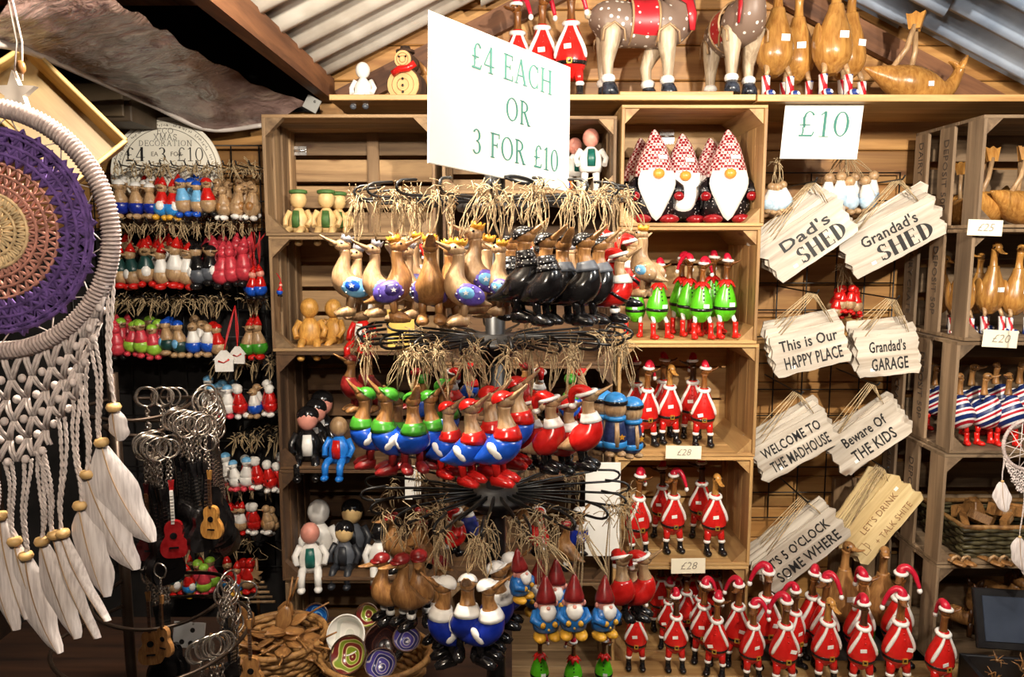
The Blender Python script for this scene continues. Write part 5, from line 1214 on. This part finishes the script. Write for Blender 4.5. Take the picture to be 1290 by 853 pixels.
def dreamcatcher(label, c, R, full, rnd, ends, rz=0):
    d = thing('dreamcatcher', label, 'dreamcatcher', c, (0, 0, math.radians(rz)))
    k = R / .158
    ring = obj('ring', MB().tube([(R * math.cos(a), 0, R * math.sin(a)) for a in [2 * math.pi * i / 64 for i in range(64)]], .0105 * k, 10, True).mesh('ring', CORDD), d)
    turns = 190 if full else 60; N = turns * 7; r2 = .0112 * k
    obj('wrapping', MB().tube([((R + r2 * math.cos(2 * math.pi * i / 7)) * math.cos(2 * math.pi * i / N), r2 * math.sin(2 * math.pi * i / 7), (R + r2 * math.cos(2 * math.pi * i / 7)) * math.sin(2 * math.pi * i / N)) for i in range(N)], .0021 * k, 4, True).mesh('wrapping', CORDD), ring)
    if full:
        web = obj('crochet_web', MB().lathe([(.004, -.003), (.014, -.003), (.014, .003), (.004, .003)], 16, RX(90)).mesh('crochet_web', CRMY), d)
        def band(name, r0, r1, n, mat, tr, rows=1, scal=0):
            mb = MB()
            for j in range(rows):
                ra, rb = r0 + (r1 - r0) * j / rows, r0 + (r1 - r0) * (j + 1) / rows
                pts = []
                for i in range(n * 4):
                    t = i / 4 + .5 * (j % 2); a = 2 * math.pi * t / n; u = .5 - .5 * math.cos(2 * math.pi * t)
                    rr = ra + (rb - ra) * u + scal * (.5 + .5 * math.sin(a * 13))* u; pts.append((rr * math.cos(a), .0022 * math.sin(2 * math.pi * t * 2), rr * math.sin(a)))
                mb.tube(pts, tr, 5, True)
                mb.tube([((rb - .001) * math.cos(a), -.001, (rb - .001) * math.sin(a)) for a in [2 * math.pi * q / 60 for q in range(60)]], tr * .9, 5, True)
            return obj(name, mb.mesh(name, mat), web)
        band('cream_round', .014, .034, 22, CRMY, .0026); band('cream_round', .034, .050, 40, CRMY, .0028, 1)
        band('pink_round', .048, .090, 38, PNKY, .0024, 3); band('purple_round', .090, .128, 46, PURY, .0036, 3, .010)
        band('purple_edge', .120, .134, 40, PURY, .0036, 1, .006)
        th = MB()
        for i in range(26):
            a = 2 * math.pi * i / 26; b = a + .12 * (1 if i % 2 else -1); th.tube([(.132 * math.cos(a), 0, .132 * math.sin(a)), (.152 * math.cos(b), 0, .152 * math.sin(b))], .0009, 4)
        obj('tie_threads', th.mesh('tie_threads', CORD), web)
    else:
        wb = MB()
        for i in range(10):
            a, b = 2 * math.pi * i / 10, 2 * math.pi * (i + 4) / 10; wb.tube([(R * math.cos(a), 0, R * math.sin(a)), (R * math.cos(b), 0, R * math.sin(b))], .0014, 4)
        obj('web', wb.mesh('web', CORD), d)
    obj('hanging_cord', MB().tube(cr([(0, 0, R + .006 * k), (.006 * k, 0, R + .03 * k), (-.002, 0, R + .08 * k), (0, 0, R + (.20 * k if full else .95))], 3), .0055 * k, 8).blob((0, 0, R + .012 * k), (.014 * k, .016 * k, .016 * k), 10, 6).blob((.004 * k, 0, R + .034 * k), (.012 * k, .012 * k, .012 * k), 10, 6).mesh('hanging_cord', CORDD), d)
    # knotted net hanging from the lower half of the ring
    net = MB(); NC = 17; rows = {}
    def node(i, j):
        a = math.radians(-176 + 172 * i / (NC - 1)); f = math.sin(math.pi * i / (NC - 1))
        x, z = R * math.cos(a), R * math.sin(a)
        return Vector((x * (1 - .035 * j), -.004 * (1 if (j % 2) else -1) * k, z - (.016 + .012 * f) * k * j - (.012 * k if j else 0)))
    lasts = []
    for i in range(NC):
        nj = 2 + int(3.4 * math.sin(math.pi * i / (NC - 1)))
        for j in range(nj):
            for s in (-1, 1):
                ii = i + .5 * s if j % 2 == 0 else i + .5 * s
                a_, b_ = node(min(NC - 1, max(0, i + (.5 * (j % 2)))), j), node(min(NC - 1, max(0, i + .5 * ((j + 1) % 2) + (s * .5 - .5 if j % 2 == 0 else s * .5 + .5) * 1.0)), j + 1)
                for off in (-.0022, .0022): net.tube([a_ + Vector((off * k, 0, 0)), (a_ + b_) / 2 + Vector((off * k, -.003 * k, 0)), b_ + Vector((off * k, 0, 0))], .0023 * k, 5)
            q = node(min(NC - 1, i + .5 * (j % 2)), j + 1); net.blob(tuple(q), (.0052 * k, .0055 * k, .0062 * k), 7, 5)
        lasts.append(node(i, nj))
    obj('knotted_net', net.mesh('knotted_net', CORD), d)
    for (dx, z_end, L_, lean, curve, w_) in ends:
        st = min(lasts, key=lambda q: abs(q.x - dx)); e = Vector((dx, -.006 * k, z_end))
        for s in (-1, 1):
            mb = MB(); pts = []
            for q in range(9):
                t = q / 8; pts.append(st + (e - st) * t + Vector((s * .0045 * k * (1 - t) + .003 * k * math.sin(t * 6 + dx * 90), rnd.uniform(-.001, .001), 0)))
            # two plies twisted round each other
            pl = [cr([tuple(p) for p in pts], 4)]
            n_ = len(pl[0])
            for ph in (0, math.pi): mb.tube([(p[0] + .0014 * k * math.cos(i * 1.5 + ph), p[1] + .0014 * k * math.sin(i * 1.5 + ph), p[2]) for i, p in enumerate(pl[0])], .0018 * k, 4)
            obj('cord', mb.mesh('cord', CORD), d)
        bd = obj('bead', MB().lathe([(.002 * k, -.0065 * k), (.008 * k, -.005 * k), (.010 * k, 0), (.008 * k, .005 * k), (.002 * k, .0065 * k)], 12, T(e.x, e.y, e.z)).mesh('bead', BEAD), d)
        feather(d, (e.x, e.y, e.z - .004 * k), L_, w_, lean, curve, rnd.uniform(-25, 25))
    return d
YD = 1.0; dc = P(-12, 291, YD); md = MPP(-12, 291, YD); rr = random.Random(5)
def dend(px, py, L_, lean, curve, w_): q = P(px, py, YD); return (q.x - dc.x, q.z - dc.z, L_ * md, lean, curve, w_ * md)
dreamcatcher('large dreamcatcher with purple crochet centre and white feathers hanging close by', dc, 152 * md, True, rr,
    [dend(*a) for a in ((146, 512, 40, .0, .1, 14), (131, 556, 138, .12, .25, 25), (113, 596, 130, .22, .16, 24), (104, 635, 120, .10, .12, 23), (82, 670, 105, .30, .35, 13), (72, 672, 130, .20, .25, 14), (56, 680, 130, .18, .1, 20), (36, 698, 136, .0, .22, 18), (22, 680, 90, .1, .1, 15), (4, 648, 140, .0, .15, 20), (-16, 650, 150, .05, .15, 20))])
dreamcatcher('small white dreamcatcher at the right edge in front of the crates', P(1296, 560, 2.25), 32 * MPP(1296, 560, 2.25), False, rr, [(P(px, py, 2.25).x - P(1296, 560, 2.25).x, P(px, py, 2.25).z - P(1296, 560, 2.25).z, L_ * .0026, .05, .1, .022) for px, py, L_ in ((1262, 606, 36), (1284, 676, 40), (1296, 690, 40), (1310, 660, 36))])

# ------------------------------------------------------------------ wooden tray, star charm, plastic sheet, dark cupboard top left
tr = thing('wooden_tray', 'pale wooden tray hanging tilted behind the dreamcatcher ring', 'tray', P(60, 150, 1.75)); m_ = MPP(60, 150, 1.75)
tr.rotation_euler = (math.radians(-16), math.radians(47), math.radians(26))
M_tray = wood('pale_tray_ply', (216, 186, 122), (168, 132, 76), 'X', .5, 20, 10, False)
w_, h_ = 150 * m_, 92 * m_
obj('base_panel', MB().cbox((0, .03, 0), (w_, .008, h_), .001).mesh('base_panel', M_tray, False), tr)
for s in (-1, 1):
    obj('rim', MB().cbox((0, 0, s * h_ / 2), (w_, .07, .010), .002).mesh('rim', M_tray, False), tr)
    obj('rim', MB().cbox((s * w_ / 2, 0, 0), (.010, .07, h_), .002).mesh('rim', M_tray, False), tr)
obj('inner_lip', MB().cbox((0, .018, -h_ * .36), (w_ * .96, .02, .008), .001).mesh('inner_lip', M_tray, False), tr)
stc = thing('star_charm', 'white star charm on pale cords beside the wooden tray', 'charm', P(20, 118, 1.25))
obj('star', star(0, .036, .012, Matrix.Identity(4)).mesh('star', paint('chalk_white', (222, 210, 196), .7, .1), False), stc)
obj('cord', MB().tube([(0, 0, .03), (.008, 0, .08), (.0, 0, .145)], .0016, 5).tube([(.012, 0, .02), (.016, 0, .08), (.006, 0, .145)], .0016, 5).mesh('cord', CORD), stc)
obj('shell_charm', MB().blob((.014, -.004, .04), (.008, .006, .011), 8, 6).mesh('shell_charm', TAN), stc)
# crinkled plastic sheet slung under the lean-to
m, nt, b = nodes('crinkled_plastic_sheet')
n1 = texn(nt, 'ShaderNodeTexNoise', 7, coords(nt), Detail=5, Distortion=1.6); n2 = texn(nt, 'ShaderNodeTexNoise', 30, coords(nt), Detail=4, Distortion=2)
nt.links.new(ramp(nt, n1.outputs[0], [(.30, lin((104, 80, 74))), (.55, lin((146, 120, 112))), (.75, lin((178, 156, 140)))]), b.inputs['Base Color'])
b.inputs['Roughness'].default_value = .16; b.inputs['Specular IOR Level'].default_value = .9
bump(nt, b, mixc(nt, .2, n1.outputs[0], n2.outputs[0]), .8, .02)
ts = thing('plastic_sheet', 'crinkled brown plastic sheet slung below the dark roof', 'sheet')
qa, qb, qc, qd = P(-60, -60, 1.05), P(118, -22, 1.32), P(386, 132, 2.78), P(262, 168, 2.60); qe = P(18, 62, 1.45)
vs = []; fs = []; nu, nv = 40, 20
edge0 = [tuple(P(x, y, Y)) for x, y, Y in ((-40, 52, 1.3), (30, 62, 1.6), (110, 96, 2.25), (190, 132, 2.70), (262, 163, 2.86), (330, 158, 2.88))]
edge1 = [tuple(P(x, y, Y)) for x, y, Y in ((60, -80, 1.2), (135, -6, 1.45), (210, 42, 1.9), (270, 78, 2.35), (330, 110, 2.7), (386, 130, 2.88))]
e0, e1 = cr(edge0, 8), cr(edge1, 8); nu = len(e0) - 1
for lay in (0, 1):
    for i in range(nu + 1):
        for j in range(nv + 1):
            p = Vector(e0[i]).lerp(Vector(e1[i]), j / nv); t = j / nv
            p.z -= .012 * math.sin(math.pi * t) + .014 * noise.noise(p * 9) - lay * .002 + .006 * noise.noise(p * 31); vs.append(tuple(p))
W = nv + 1; S5 = (nu + 1) * W
for i in range(nu):
    for j in range(nv):
        q = (i * W + j, i * W + j + 1, (i + 1) * W + j + 1, (i + 1) * W + j); fs.append(q); fs.append(tuple(S5 + x for x in q[::-1]))
obj('sheet', MB().add(vs, fs).mesh('sheet', m), ts)
obj('hem', MB().tube(e0, .009, 6).mesh('hem', paint('pale_hem', (196, 186, 178), .4, .1)), ts)
# dark cupboard high on the wall in the corner
cb = thing('wall_cupboard', 'dark brown cupboard high in the shaded corner behind the tray', 'cupboard', P(110, 128, 2.7))
obj('carcass', MB().cbox((-.1, .1, 0), (.52, .24, .14), .004).mesh('carcass', paint('dark_olive_brown', (84, 68, 50), .6, .15), False), cb)
obj('door', MB().cbox((-.1, -.03, 0), (.48, .012, .11), .003).mesh('door', paint('olive_brown_door', (112, 94, 70), .55, .1), False), cb)

# ------------------------------------------------------------------ key-ring stand with guitars, lower left
IRON = paint('dark_bronze_iron', (66, 52, 42), .35, .2, .7); STEEL = paint('steel_ring', (196, 186, 176), .22, .1, .9)
ks = thing('keyring_stand', 'dark iron key-ring stand with round hoops on the left', 'display stand', (P(156, 700, 1.62).x, 1.62, 0))
kx = ks.location.x
obj('post', MB().tube([(0, 0, 0), (0, 0, P(156, 470, 1.62).z)], .012, 12).mesh('post', IRON), ks)
obj('foot', MB().lathe([(.17, 0), (.17, .015), (.03, .03)], 24).mesh('foot', IRON), ks)
HO = []
for px, py, R_, Y in ((172, 512, .115, 1.58), (178, 536, .07, 1.58), (205, 752, .135, 1.55), (196, 800, .19, 1.50)):
    c = P(px, py, Y); HO.append((c, R_)); rt_ = []
    for i in range(41):
        a = math.radians(-150 + 300 * i / 40 - 30); rt_.append((c.x - kx + R_ * math.cos(a), c.y - 1.62 + R_ * math.sin(a), c.z + .006 * math.sin(i * .3)))
    rt_ = [(0, 0, c.z + .01)] + rt_
    obj('hoop', MB().tube(rt_, .0042, 7).mesh('hoop', IRON), ks)
def guitar(body, neck, top):
    out = [(0, -.5), (.16, -.48), (.235, -.36), (.215, -.2), (.145, -.08), (.155, .03), (.13, .14), (.05, .19)]
    o = cr(out + [(-x, z) for x, z in out[::-1]], 3)
    return MB().prism(o, .10), MB().box((0, -.03, .45), (.055, .05, .62)), MB().prism([(-.03, .74), (.03, .74), (.05, .94), (-.05, .94)], .05)
def keyring(body, neck=DKBR):
    pr = Proto('guitar_keyring', 'key ring')
    b_, n_, h_ = guitar(body, neck, None); pr.part('guitar_body', b_, body, smooth=False)
    g = pr.part('guitar_neck', n_, neck, smooth=False); pr.part('headstock', h_, body, g, smooth=False)
    pr.part('sound_hole', MB().lathe([(.062, 0), (.062, .012)], 14, T(0, -.05, -.08) @ RX(90)), BLK, 0, smooth=False)
    pr.part('bridge', MB().box((0, -.055, -.3), (.16, .02, .03)), BLK, 0, smooth=False)
    fr = MB()
    for k in range(9): fr.box((0, -.058, .2 + .058 * k), (.058, .006, .008))
    pr.part('frets', fr, STEEL, g, smooth=False)
    ch = MB()
    for k in range(7):
        z = .96 + .06 * k; ch.tube([(.03 * math.cos(a) if k % 2 else 0, 0 if k % 2 else .03 * math.cos(a), z + .042 * math.sin(a)) for a in [2 * math.pi * q / 8 for q in range(8)]], .009, 4, True)
    pr.part('chain', ch, STEEL)
    pr.part('split_ring', MB().tube([(.17 * math.cos(a), .012 * math.sin(a * 3), 1.52 + .17 * math.sin(a)) for a in [2 * math.pi * q / 22 for q in range(22)]], .018, 6, True), STEEL)
    return pr
KR = dict(natural=keyring(HONEY), red=keyring(paint('guitar_red', (140, 14, 18), .25, .1), WHT), darkred=keyring(paint('guitar_dark_red', (60, 12, 12), .25, .1)), black=keyring(BLK, BLK), brown=keyring(TAN))
def kput(kd, px, yb, Y, h, rz, lab, grp=None):
    p = P(px, yb, Y); s = h * MPP(px, yb, Y)
    KR[kd].put((p.x, Y, p.z + .5 * s), rz, s, lab, grp)
kput('natural', 268, 678, 1.42, 88 / 1.44, -8, 'acoustic guitar key ring with honey-coloured body'); kput('red', 221, 702, 1.42, 100 / 1.44, 12, 'bright red guitar key ring with white neck'); kput('darkred', 190, 706, 1.46, 100 / 1.44, 0, 'dark red guitar key ring left of the red one')
kput('brown', 192, 836, 1.46, 95 / 1.44, 10, 'brown guitar key ring low on the left stand', 'brown guitar key rings'); kput('brown', 208, 826, 1.40, 80 / 1.44, -20, 'smaller brown guitar key ring hanging in front', 'brown guitar key rings'); kput('brown', 318, 870, 1.45, 95 / 1.44, 0, 'brown guitar key ring cut by the bottom edge', 'brown guitar key rings')
def ring_bunch(px, py, Y, n, dx, dy, lab, rpx=24, axis=40):
    n *= 2; dx *= .5; dy *= .5
    """key rings threaded side by side, charms in the dark below"""
    for k in range(n):
        q = P(px + dx * k, py + dy * k, Y + .006 * k); s = rpx * MPP(px, py, Y) / .17
        KR['black'].put((q.x, q.y, q.z - 1.52 * s * .62), axis + RND.uniform(-12, 12), s * .62, lab, 'bunch: ' + lab, 0, RND.uniform(-5, 5))
ring_bunch(203, 566, 1.44, 5, -4, -2, 'key ring with black guitar in the lower left bunch'); ring_bunch(250, 538, 1.43, 6, -6, -2, 'key ring with black guitar in the middle bunch', 22); ring_bunch(258, 500, 1.52, 7, 3, 6, 'key ring with black guitar in the right-hand bunch', 24, 65)
ring_bunch(180, 500, 1.62, 5, 8, 0, 'key ring with black guitar at the back of the upper hoop', 20, 10)
ring_bunch(283, 735, 1.48, 7, 2, 9, 'key ring with black guitar on the lower hoop\'s right', 22, 70); ring_bunch(275, 812, 1.42, 5, -5, 2, 'key ring with black guitar at the bottom of the stand', 25, 30); ring_bunch(195, 722, 1.60, 4, 5, 0, 'key ring with black guitar under the red ones', 20, 30)
wc = thing('spotted_card', 'white card with dark spots behind the lower hoop', 'card', P(238, 800, 1.7)); obj('sheet', MB().cbox((0, 0, 0), (.075, .004, .06), .001).mesh('sheet', spots('spotted_print', (228, 230, 234), (30, 26, 30), 40, .25), False), wc, rot=(-.2, .06, 0))

# ------------------------------------------------------------------ low table with baskets
TBZ = .30
tb2 = thing('low_table', 'dark low table under the baskets at the lower left', 'table', (-.85, 2.05, 0))
obj('tabletop', MB().cbox((0, 0, TBZ - .015), (1.7, .95, .03), .004).mesh('tabletop', M_darkw, False), tb2)
for sx in (-.8, .8):
    for sy in (-.42, .42): obj('leg', MB().cbox((sx, sy, (TBZ - .03) / 2), (.05, .05, TBZ - .03), .004).mesh('leg', M_darkw, False), tb2)
for x0, x1, lb, gz in ((-.815, -.245, 'dark lowest crate under the left stack', AZ[0]), (-.235, .35, 'dark lowest crate behind the carousel', .40)):
    crate(lb, x0, x1, .0, gz - .003, YF + .01, .35, OLD, 4, 3, .02, .02, group='dark lowest crates')
WICK = wood('wicker', (190, 146, 88), (118, 78, 40), 'Z', .6, 40, 2, False, True, .2); WICKG = wood('dark_green_wicker', (96, 88, 58), (46, 40, 26), 'X', .5, 40, 2, False, True, .2)
def basket(label, px, Y, zb, R0, R1, h, mat, sx=1.0, tilt=0, rows=9):
    o = thing('woven_basket', label, 'basket', (XZ(px, Y, zb + h / 2), Y, zb), (math.radians(tilt), 0, 0))
    n = 64
    obj('floor_mat', MB().lathe([(.001, .006), (R0, .006), (R0, 0), (.001, 0)], 28, sx=sx).mesh('floor_mat', mat), o)
    for j in range(rows):
        t = (j + .5) / rows; R_ = R0 + (R1 - R0) * t ** .7; z = h * t
        obj('weaver', MB().tube([(sx * (R_ + .004 * math.cos(i * math.pi / 2 * 1 + math.pi * j)) * math.cos(2 * math.pi * i / n), (R_ + .004 * math.cos(i * math.pi / 2 + math.pi * j)) * math.sin(2 * math.pi * i / n), z) for i in range(n)], h / rows * .56, 5, True).mesh('weaver', mat), o)
    rim = [(sx * (R1 + .003) * math.cos(2 * math.pi * i / 40), (R1 + .003) * math.sin(2 * math.pi * i / 40), h) for i in range(40)]
    obj('rim', MB().tube(rim, .009, 7, True).mesh('rim', mat), o)
    st_ = MB()
    for i in range(32):
        a = 2 * math.pi * (i + .25) / 32; st_.tube([(sx * (R0 + (R1 - R0) * t ** .7) * math.cos(a), (R0 + (R1 - R0) * t ** .7) * math.sin(a), h * t) for t in (0, .3, .6, 1)], .0035, 4)
    so = obj('stakes', st_.mesh('stakes', mat), o); so['kind'] = 'stuff'
    return o
z1 = P(360, 800, 2.12).z
b1 = basket('round wicker basket heaped with wooden spoons and leaves', 352, 2.12, TBZ, .10, .135, z1 - TBZ, WICK)
z2 = P(470, 822, 2.10).z
b2 = basket('shallow wicker basket holding painted bowls', 474, 2.10, TBZ, .10, .145, max(.06, z2 - TBZ), WICK, 1.08, 0, 6)
sp = Proto('wooden_spoon', 'spoon')
sp.part('bowl', MB().loft([(0, 0, 0), (0, 0, .10), (0, .01, .28), (0, 0, .44), (0, 0, .5)], [(.02, .01), (.10, .03), (.16, .05), (.09, .03), (.03, .02)], 12), TAN)
sp.part('handle', MB().tube([(0, 0, .46), (.02, .01, .7), (0, .03, 1.0)], .024, 7, r1=.016), TAN)
r9 = random.Random(21)
for k in range(30):
    a = r9.uniform(0, 6.28); rr_ = .09 * math.sqrt(r9.random()); lay = k // 10
    sp.put((b1.location.x + rr_ * math.cos(a), 2.12 + rr_ * math.sin(a) - .01, z1 - .03 + lay * .018), math.degrees(a) + r9.uniform(-90, 90), r9.uniform(.13, .17), 'wooden spoon lying in the heaped wicker basket', 'wooden spoons in the basket', r9.uniform(58, 112), r9.uniform(-30, 30))
for k, (dx, dy, rx, ry) in enumerate(((-.10, .06, 12, -18), (-.02, .09, 8, 22), (.0, .02, -14, 10))):
    sp.put((b1.location.x + dx, 2.12 + dy, z1 - .01), 0, .17, 'wooden spoon standing upright in the basket, handle %s' % ('on the left', 'in the middle', 'nearest the front')[k], 'upright wooden spoons', rx, ry)
def bowl_mat(name, c1, c2, c3, sc):
    m, nt, b = nodes(name); wv = texn(nt, 'ShaderNodeTexWave', sc, coords(nt), wave_type='RINGS', rings_direction='Z', Distortion=5.0); wv.inputs['Detail'].default_value = 1
    nt.links.new(ramp(nt, wv.outputs[0], [(.3, lin(c1)), (.5, lin(c2)), (.75, lin(c3))]), b.inputs['Base Color']); b.inputs['Roughness'].default_value = .2; return m
BM = [bowl_mat('blue_glaze', (30, 96, 176), (120, 180, 220), (22, 60, 130), 14), bowl_mat('white_glaze', (226, 222, 214), (236, 232, 224), (206, 206, 196), 12), bowl_mat('green_flower_glaze', (120, 140, 40), (230, 214, 150), (110, 40, 36), 16), bowl_mat('brown_glaze', (40, 22, 20), (62, 34, 26), (30, 16, 16), 10), bowl_mat('purple_glaze', (70, 60, 130), (200, 190, 190), (40, 40, 90), 18)]
for k, (px, py, Y, r_, rx, ry, mi, lb) in enumerate(((398, 778, 2.26, .042, 58, 0, 0, 'blue ringed bowl between the two baskets'), (437, 800, 2.10, .058, 62, -14, 1, 'white speckled bowl propped in the shallow basket'), (440, 826, 2.04, .055, 50, -18, 2, 'green and red flowered bowl leaning in front'), (484, 812, 2.10, .062, 48, 24, 3, 'dark brown bowl lying in the shallow basket'), (463, 775, 2.2, .036, 66, 0, 2, 'small green bowl behind the white one'), (512, 806, 2.08, .04, 40, 10, 4, 'small purple bowl at the basket\'s right'), (480, 838, 2.02, .045, 40, 0, 4, 'purple patterned bowl at the basket\'s front'))):
    o = thing('painted_bowl', lb, 'bowl', P(px, py, Y), (math.radians(rx), math.radians(ry), 0), 1, 'painted bowls')
    obj('bowl_body', MB().lathe([(r_ * .35, -r_ * .5), (r_ * .75, -r_ * .32), (r_ * .96, 0), (r_, .012), (r_ * .93, .010), (r_ * .72, -r_ * .24), (r_ * .3, -r_ * .40), (.001, -r_ * .41)], 28).mesh('bowl_body', BM[mi]), o)
    obj('glazed_rim', MB().tube([(r_ * .97 * math.cos(a), r_ * .97 * math.sin(a), .012) for a in [2 * math.pi * q / 28 for q in range(28)]], .0028, 5, True).mesh('glazed_rim', DKBR if mi != 1 else WHT), o)

# ------------------------------------------------------------------ right: rectangular basket, slippers, carved things, dark chest
_, xl, zc, _t = RC[0]
rb = thing('woven_basket', 'rectangular dark wicker basket of wooden pieces in the slatted crate', 'basket', (xl + .31, 2.66, zc + .012)); bw_, bd_, bh_ = .40, .26, .115
for j in range(7):
    pts = []
    for i in range(72):
        t = i / 72 * 4; s_ = int(t); f = t - s_; x, y = ((-1 + 2 * f, -1), (1, -1 + 2 * f), (1 - 2 * f, 1), (-1, 1 - 2 * f))[s_]
        wv = .006 * math.cos(i * math.pi / 2 + math.pi * j); pts.append((x * (bw_ / 2 + wv + .006 * j * .4), y * (bd_ / 2 + wv + .006 * j * .4), .012 + (bh_ - .012) * j / 6.5))
    obj('weaver', MB().tube(pts, .0085, 5, True).mesh('weaver', WICKG), rb)
obj('rim', MB().tube([(-bw_ / 2 - .012, -bd_ / 2 - .012, bh_), (bw_ / 2 + .012, -bd_ / 2 - .012, bh_), (bw_ / 2 + .012, bd_ / 2 + .012, bh_), (-bw_ / 2 - .012, bd_ / 2 + .012, bh_)], .011, 7, True).mesh('rim', WICK), rb)
obj('base_mat', MB().box((0, 0, .006), (bw_, bd_, .012)).mesh('base_mat', WICKG, False), rb)
wp = Proto('wooden_offcut', 'wood piece'); wp.part('block', MB().cbox((0, 0, 0), (1, .34, .42), .03), TAN, smooth=False); wp.part('label_strip', MB().box((.1, -.18, 0), (.4, .02, .2)), NAT, smooth=False)
for k in range(14):
    wp.put((rb.location.x + r9.uniform(-.16, .16), 2.66 + r9.uniform(-.10, .08), rb.location.z + bh_ - .012 + r9.uniform(-.02, .03)), r9.uniform(0, 180), r9.uniform(.07, .12), 'small wooden piece heaped in the rectangular basket', 'wooden pieces in the basket', r9.uniform(-25, 25), r9.uniform(-25, 25))
sl = Proto('wooden_slipper', 'slipper')
sl.part('sole', MB().loft([(0, -.5, .06), (0, -.3, .06), (0, .1, .06), (0, .4, .06), (0, .5, .06)], [(.10, .05), (.19, .06), (.15, .06), (.17, .06), (.09, .05)], 12), TAN)
sl.part('strap', MB().tube([(-.19, -.12, .08), (-.13, -.14, .22), (0, -.15, .27), (.13, -.14, .22), (.19, -.12, .08)], .05, 7), NAT)
for px, w_ in ((1199, 'leftmost'), (1212, 'second'), (1246, 'third'), (1259, 'rightmost')):
    sl.put((XZ(px, 2.50, zc), 2.50, zc + .012), 18, .10, 'tiny wooden slipper on the crate\'s front edge, ' + w_, 'tiny wooden slippers')
# carved animals and a dark chest in the lowest right crate
ca = Proto('carved_animal', 'carving')
ca.part('body', MB().loft(cr([(0, .4, .30), (0, .2, .34), (0, -.1, .34), (0, -.26, .44), (0, -.32, .62)], 3), [q[0] for q in cr([(.06,), (.15,), (.16,), (.12,), (.08,)], 3)], 12), TAN)
ca.part('head', MB().loft([(0, -.28, .66), (0, -.40, .70), (0, -.56, .66)], [.08, .10, .04], 10), TAN)
for sx in (-1, 1):
    for y in (-.18, .25): ca.part('leg', MB().tube([(sx * .09, y, .30), (sx * .10, y, 0)], .045, 7), DKBR)
    ca.part('ear', MB().loft([(sx * .06, -.34, .76), (sx * .10, -.32, .86), (sx * .12, -.30, .92)], [.03, .035, .01], 7), DKBR)
zl = .14 + S
for k, (px, Y, s_, rz) in enumerate(((1214, 2.66, .19, 40), (1236, 2.72, .22, -50), (1258, 2.68, .20, 20), (1228, 2.6, .17, -20), (1278, 2.74, .22, -30))):
    ca.put((XZ(px, Y, .3), Y, zl + (.10 if k > 1 else .02)), rz, s_, 'brown carved animal crowded in the lowest crate, %s' % ('leftmost', 'third from left', 'fourth from left', 'second from left', 'rightmost')[k], 'carved animals')
ch = thing('dark_chest', 'open black chest with lid raised at the lower right', 'chest', (XZ(1306, 2.20, .25), 2.20, PLZ - .135), (0, 0, math.radians(-8)))
CH = paint('black_lacquer', (22, 20, 22), .35, .1)
for sx, sy, w_, d_ in ((0, -.13, .34, .015), (0, .13, .34, .015), (-.163, 0, .015, .25), (.163, 0, .015, .25)): obj('side_panel', MB().cbox((sx, sy, .13), (w_, d_, .26), .003).mesh('side_panel', CH, False), ch)
obj('floor_panel', MB().box((0, 0, .01), (.33, .25, .02)).mesh('floor_panel', CH, False), ch)
ld = obj('lid', MB().cbox((0, 0, 0), (.34, .02, .24), .004).mesh('lid', CH, False), ch, (0, .17, .37), (math.radians(-20), 0, 0)); ld.scale = (.8, 1, .8); ld.location.x = .02
obj('lid_inlay', MB().cbox((0, -.012, 0), (.28, .006, .18), .002).mesh('lid_inlay', paint('slate_blue_inlay', (44, 54, 72), .5, .1), False), ld)
tg = Proto('twig_star', 'dried twig'); mbt = MB()
for k in range(9):
    a = 2 * math.pi * k / 9; mbt.tube([(0, 0, 0), (.25 * math.cos(a), .25 * math.sin(a), .12 + .1 * (k % 3)), (.5 * math.cos(a), .5 * math.sin(a), .05 + .3 * (k % 2))], .04, 5, r1=.015)
tg.part('twigs', mbt, TAN); tg.part('centre', MB().blob((0, 0, .05), (.1, .1, .08), 8, 5), NAT)
for k in range(16):
    tg.put((ch.location.x + r9.uniform(-.13, .13), 2.20 + r9.uniform(-.09, .09), .25 + r9.uniform(0, .05)), r9.uniform(0, 360), r9.uniform(.05, .09), 'dried twig star in the open black chest', 'dried twig stars', r9.uniform(-40, 40), r9.uniform(-40, 40))
